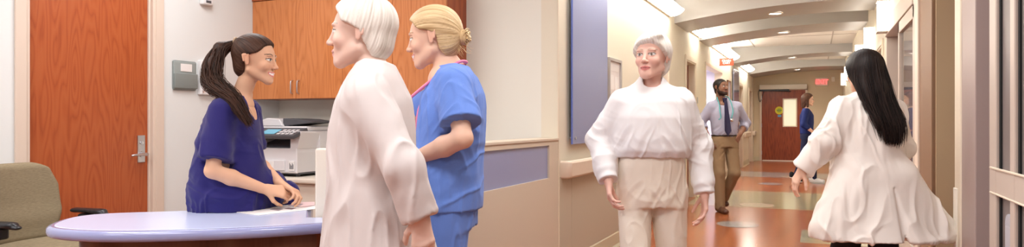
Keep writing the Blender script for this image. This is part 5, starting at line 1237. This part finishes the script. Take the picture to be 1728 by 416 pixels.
def handrail(y0, y1, label, X=XL, s=1):
    L_ = (y1-y0)/2; r = empty('handrail', (X, (y0+y1)/2, 0), 0, label, 'handrail', 'handrails along the corridor')
    h0, h1 = .785, .925
    prof = [(.045, h0), (.070, h0+.006), (.082, h0+.02), (.084, h1-.02), (.076, h1-.004), (.060, h1), (.048, h1-.006), (.045, h1-.02)]
    b = MB(); b.prism([(s*a, z) for a, z in prof], -L_+.03, L_-.03, axis='y'); b.build('rail', 'handrail_vinyl', r)
    for e in (-1, 1):
        b = MB(); n = 8; vs = []
        for k in range(n+1):
            a = PI/2*k/n; m_ = [(s*(.0+p*math.cos(a)+0*.0), e*(L_-.03+.05*math.sin(a)*(p/.084)), z) for p, z in prof]; vs += m_
        q = len(prof); b._new(vs, [[i*q+k, i*q+(k+1) % q, (i+1)*q+(k+1) % q, (i+1)*q+k] for i in range(n) for k in range(q)], True); b.build('end_cap', 'handrail_vinyl', r)
    for yy in ([-L_+.15, L_-.15] if L_ < 1.2 else [-L_+.15, 0, L_-.15]): b = MB(); b.box(min(0, s*.05), max(0, s*.05), yy-.03, yy+.03, h0+.03, h1-.04, .004); b.build('bracket', 'bronze', r)
handrail(YB+.06, ops[0][0]-.1, 'tan vinyl handrail nearest, behind the older woman')
handrail(ops[0][1]+.1, ops[1][0]-.1, 'tan handrail between the first two corridor doors')
handrail(ops[1][1]+.1, ops[2][0]-.08, 'tan handrail between the second door and the lavender alcove')
handrail(ops[2][1]+.1, ops[3][0]-.12, 'tan handrail just past the lavender alcove')
handrail(ops[3][1]+.12, ops[4][0]-.12, 'tan handrail between the last two doors on the left')
handrail(ops[4][1]+.12, YF-.06, 'tan handrail ending at the far wall')
ym = y_on_x(1176, X); b = MB(); b.box(0, .012, -.06, .06, 0, .10, .003); b.box(.012, .014, -.045, .045, .02, .05); o = b.build('room_sign', 'silver_frame'); o.location = (X, ym, h_at(174, X, ym)); tag(o, 'small grey room sign right of the second corridor door', 'sign')
# crash cart sign
ym = 13.9; xs = x_on_y(1214, ym); xe = x_on_y(1238, ym); z0 = h_at(111, xs, ym); z1 = h_at(98.5, xs, ym)
r = empty('hanging_sign', (0, ym, 0), 0, 'red sign with white capitals sticking out from the left wall', 'sign')
b = MB(); b.box(xs, xe, -.008, .008, z0, z1, .002); b.build('plate', 'sign_red', r)
b = MB(); b.box(XL, xs+.004, -.012, .012, z0+.02, z1-.02, .002); b.build('bracket', 'white_metal', r)
def text(s, size, loc, rot, m, parent, name='lettering', align='CENTER', ext=.001):
    c = bpy.data.curves.new(name, 'FONT'); c.body = s; c.size = size; c.align_x = align; c.align_y = 'CENTER'; c.extrude = ext; c.space_line = .85; c.offset = size*.035
    o = bpy.data.objects.new('tmp', c); C.objects.link(o); dg = bpy.context.evaluated_depsgraph_get(); me = bpy.data.meshes.new_from_object(o.evaluated_get(dg)); bpy.data.objects.remove(o)
    me.materials.clear(); q = link(name, me, m, parent); q.location = loc; q.rotation_euler = rot; return q
text('CRASH\nCART', (z1-z0)*.37, ((xs+xe)/2, -.010, (z0+z1)/2), (PI/2, 0, 0), 'sign_letter', r)
# picture and lavender fin beyond the alcove
ya, yb = y_on_x(1226, X), y_on_x(1232, X); r = empty('framed_picture', (X, (ya+yb)/2, 1.45), 0, 'small brown framed picture just past the alcove', 'picture'); w = (yb-ya)/2*.9
b = MB(); b.box(0, .03, -w, w, 0, .03); b.box(0, .03, -w, w, .65, .68); b.box(0, .03, -w, -w+.03, 0, .68); b.box(0, .03, w-.03, w, 0, .68); b.build('frame', 'picture_brown', r); b = MB(); b.box(0, .015, -w+.02, w-.02, .02, .66); b.build('print', 'picture_art', r)
ya, yb = y_on_x(1235, X), y_on_x(1244, X); r = empty('glass_board', (X, (ya+yb)/2, 0), 0, 'tall lavender glass board on the wall past the framed picture', 'board'); w = (yb-ya)/2
b = MB(); b.box(.03, .045, -w, w, .25, 2.45, .003); b.build('board', 'lavender_glass', r); 
for zz in (.35, 2.35):
    for yy in (-w+.1, w-.1): b = MB(); b.cyl((0, yy, zz), (.052, yy, zz), .011, seg=10); b.build('standoff_bolt', 'steel', r)

# ------------------------------------------------------------------ far door, exit sign
x0, x1 = x_on_y(1285.7, YF), x_on_y(1359, YF); xm = (x0+x1)/2; w = (x1-x0)/2; HD = h_at(152, xm, YF)
fd = empty('door_9', (xm, YF, 0)); struct(fd)
b = MB(); b.box(-w-.06, -w, -.03, .0, 0, HD+.06, .003); b.box(w, w+.06, -.03, 0, 0, HD+.06, .003); b.box(-w-.06, w+.06, -.03, 0, HD, HD+.06, .003); b.build('door_frame', 'frame_paint', fd)
wx0, wx1 = x_on_y(1322, YF)-xm, x_on_y(1344, YF)-xm; wz1, wz0 = h_at(167, xm, YF), h_at(212.5, xm, YF)
b = MB(); b.box(-w, wx0, -.045, -.005, .012, HD, 0); b.box(wx1, w, -.045, -.005, .012, HD, 0); b.box(wx0, wx1, -.045, -.005, .012, wz0, 0); b.box(wx0, wx1, -.045, -.005, wz1, HD, 0); lf = b.build('door_leaf', 'corridor_door_wood', fd)
b = MB(); b.box(wx0, wx1, -.03, -.02, wz0, wz1); b.build('window_pane', 'window_glow', lf, 'lit wired glass window')
b = MB()
for a, c_, p, q in ((wx0-.02, wx1+.02, wz0-.02, wz0+.015), (wx0-.02, wx1+.02, wz1-.015, wz1+.02), (wx0-.02, wx0+.015, wz0, wz1), (wx1-.015, wx1+.02, wz0, wz1)): b.box(a, c_, -.052, -.044, p, q)
b.build('window_frame', 'trim_paint', lf)
b = MB(); b.box(-w+.02, w-.02, -.05, -.044, .0, .03); b.build('threshold', 'white_metal', lf)
sx, sz = x_on_y(1315, YF)-xm, h_at(186, xm, YF)
b = MB(); b.cyl((sx, -.045, sz), (sx, -.048, sz), .12, seg=24); st_ = b.build('round_sticker', 'sticker_yellow', lf, 'round yellow sticker')
b = MB(); b.box(sx-.07, sx+.07, -.050, -.0475, sz-.012, sz+.022); b.box(sx-.05, sx+.05, -.050, -.0475, sz-.05, sz-.03); b.box(sx-.04, sx+.05, -.050, -.0475, sz+.04, sz+.055); b.build('sticker_print', 'sticker_green', st_)
b = MB(); b.box(sx-.04, sx+.06, -.048, -.044, sz-.20, sz-.14); b.build('small_notice', 'note_blue', lf)
for zz in (.25, 1.1, 1.95): b = MB(); b.cyl((-w-.005, -.045, zz-.06), (-w-.005, -.045, zz+.06), .012, seg=10); b.build('hinge', 'steel', lf)
zo = h_at(151, xm, YF); zt = h_at(143, xm, YF); xo0, xo1 = x_on_y(1282, YF), x_on_y(1362, YF)
r = empty('door_operator', ((xo0+xo1)/2, YF, zo+.008), 0, 'long white automatic door operator above the far wooden door', 'door operator'); w2 = (xo1-xo0)/2
b = MB(); b.box(-w2, w2, -.13, -.035, 0, zt-zo, .008); b.build('housing', 'white_metal', r)
b = MB(); b.box(-w2, w2-.5, -.12, -.06, -.055, -.005, .004); b.tube([(-w2+.2, -.09, -.03), (-w2+.9, -.11, -.07)], .014, 8); b.build('arm', 'black_plastic', r, 'black closer arm')
b = MB(); b.tube(spline([(-w2+.02, -.04, .05), (-w2-.04, -.03, -.1), (-w2-.0, -.035, -.36), (-w2+.05, -.04, -.30), (-w2+.12, -.05, -.06)], 6), .010, 6); b.build('cable', 'black_plastic', r)
ya_ = YF; xa, xb = x_on_y(1376.5, ya_), x_on_y(1397, ya_); za, zb = h_at(145, xa, ya_), h_at(131.5, xa, ya_)
r = empty('exit_sign', ((xa+xb)/2, YF, za), 0, 'red glowing EXIT sign right of the far wooden door', 'sign'); w2 = (xb-xa)/2; H = zb-za
b = MB(); b.box(-w2, w2, -.06, 0, 0, H, .006); b.build('housing', 'white_metal', r)
b = MB(); b.box(-w2+.015, w2-.015, -.064, -.059, .02, H-.02); b.build('face', 'exit_face', r)
text('EXIT', H*.72, (0, -.067, H*.5), (PI/2, 0, 0), 'exit_red', r)
xq = x_on_y(1406, YF); b = MB(); b.box(-.045, .045, -.05, 0, 0, .14, .01, seg=3); b.cyl((0, -.05, .09), (0, -.056, .09), .02, seg=14); o = b.build('strobe_light', 'white_metal'); o.location = (xq, YF, h_at(137.5, xq, YF)); tag(o, 'small cream alarm strobe right of the exit sign', 'alarm')

# ------------------------------------------------------------------ people and camera
for f in (seated_nurse, blonde_nurse, passing_person, older_woman, tie_man, far_woman, long_hair_woman): f()
cd = bpy.data.cameras.new('camera'); co = bpy.data.objects.new('camera', cd); C.objects.link(co)
co.location = (0, 0, CAMH); co.rotation_euler = (PI/2, 0, YAW); cd.lens = 24; cd.sensor_width = 36; cd.shift_y = -4/1728; cd.clip_start = .05
sc_ = bpy.context.scene; sc_.camera = co; sc_.view_settings.view_transform = 'Standard'; sc_.view_settings.look = 'None'; sc_.view_settings.exposure = -.08; sc_.view_settings.gamma = 1; sc_.view_settings.use_curve_mapping = False
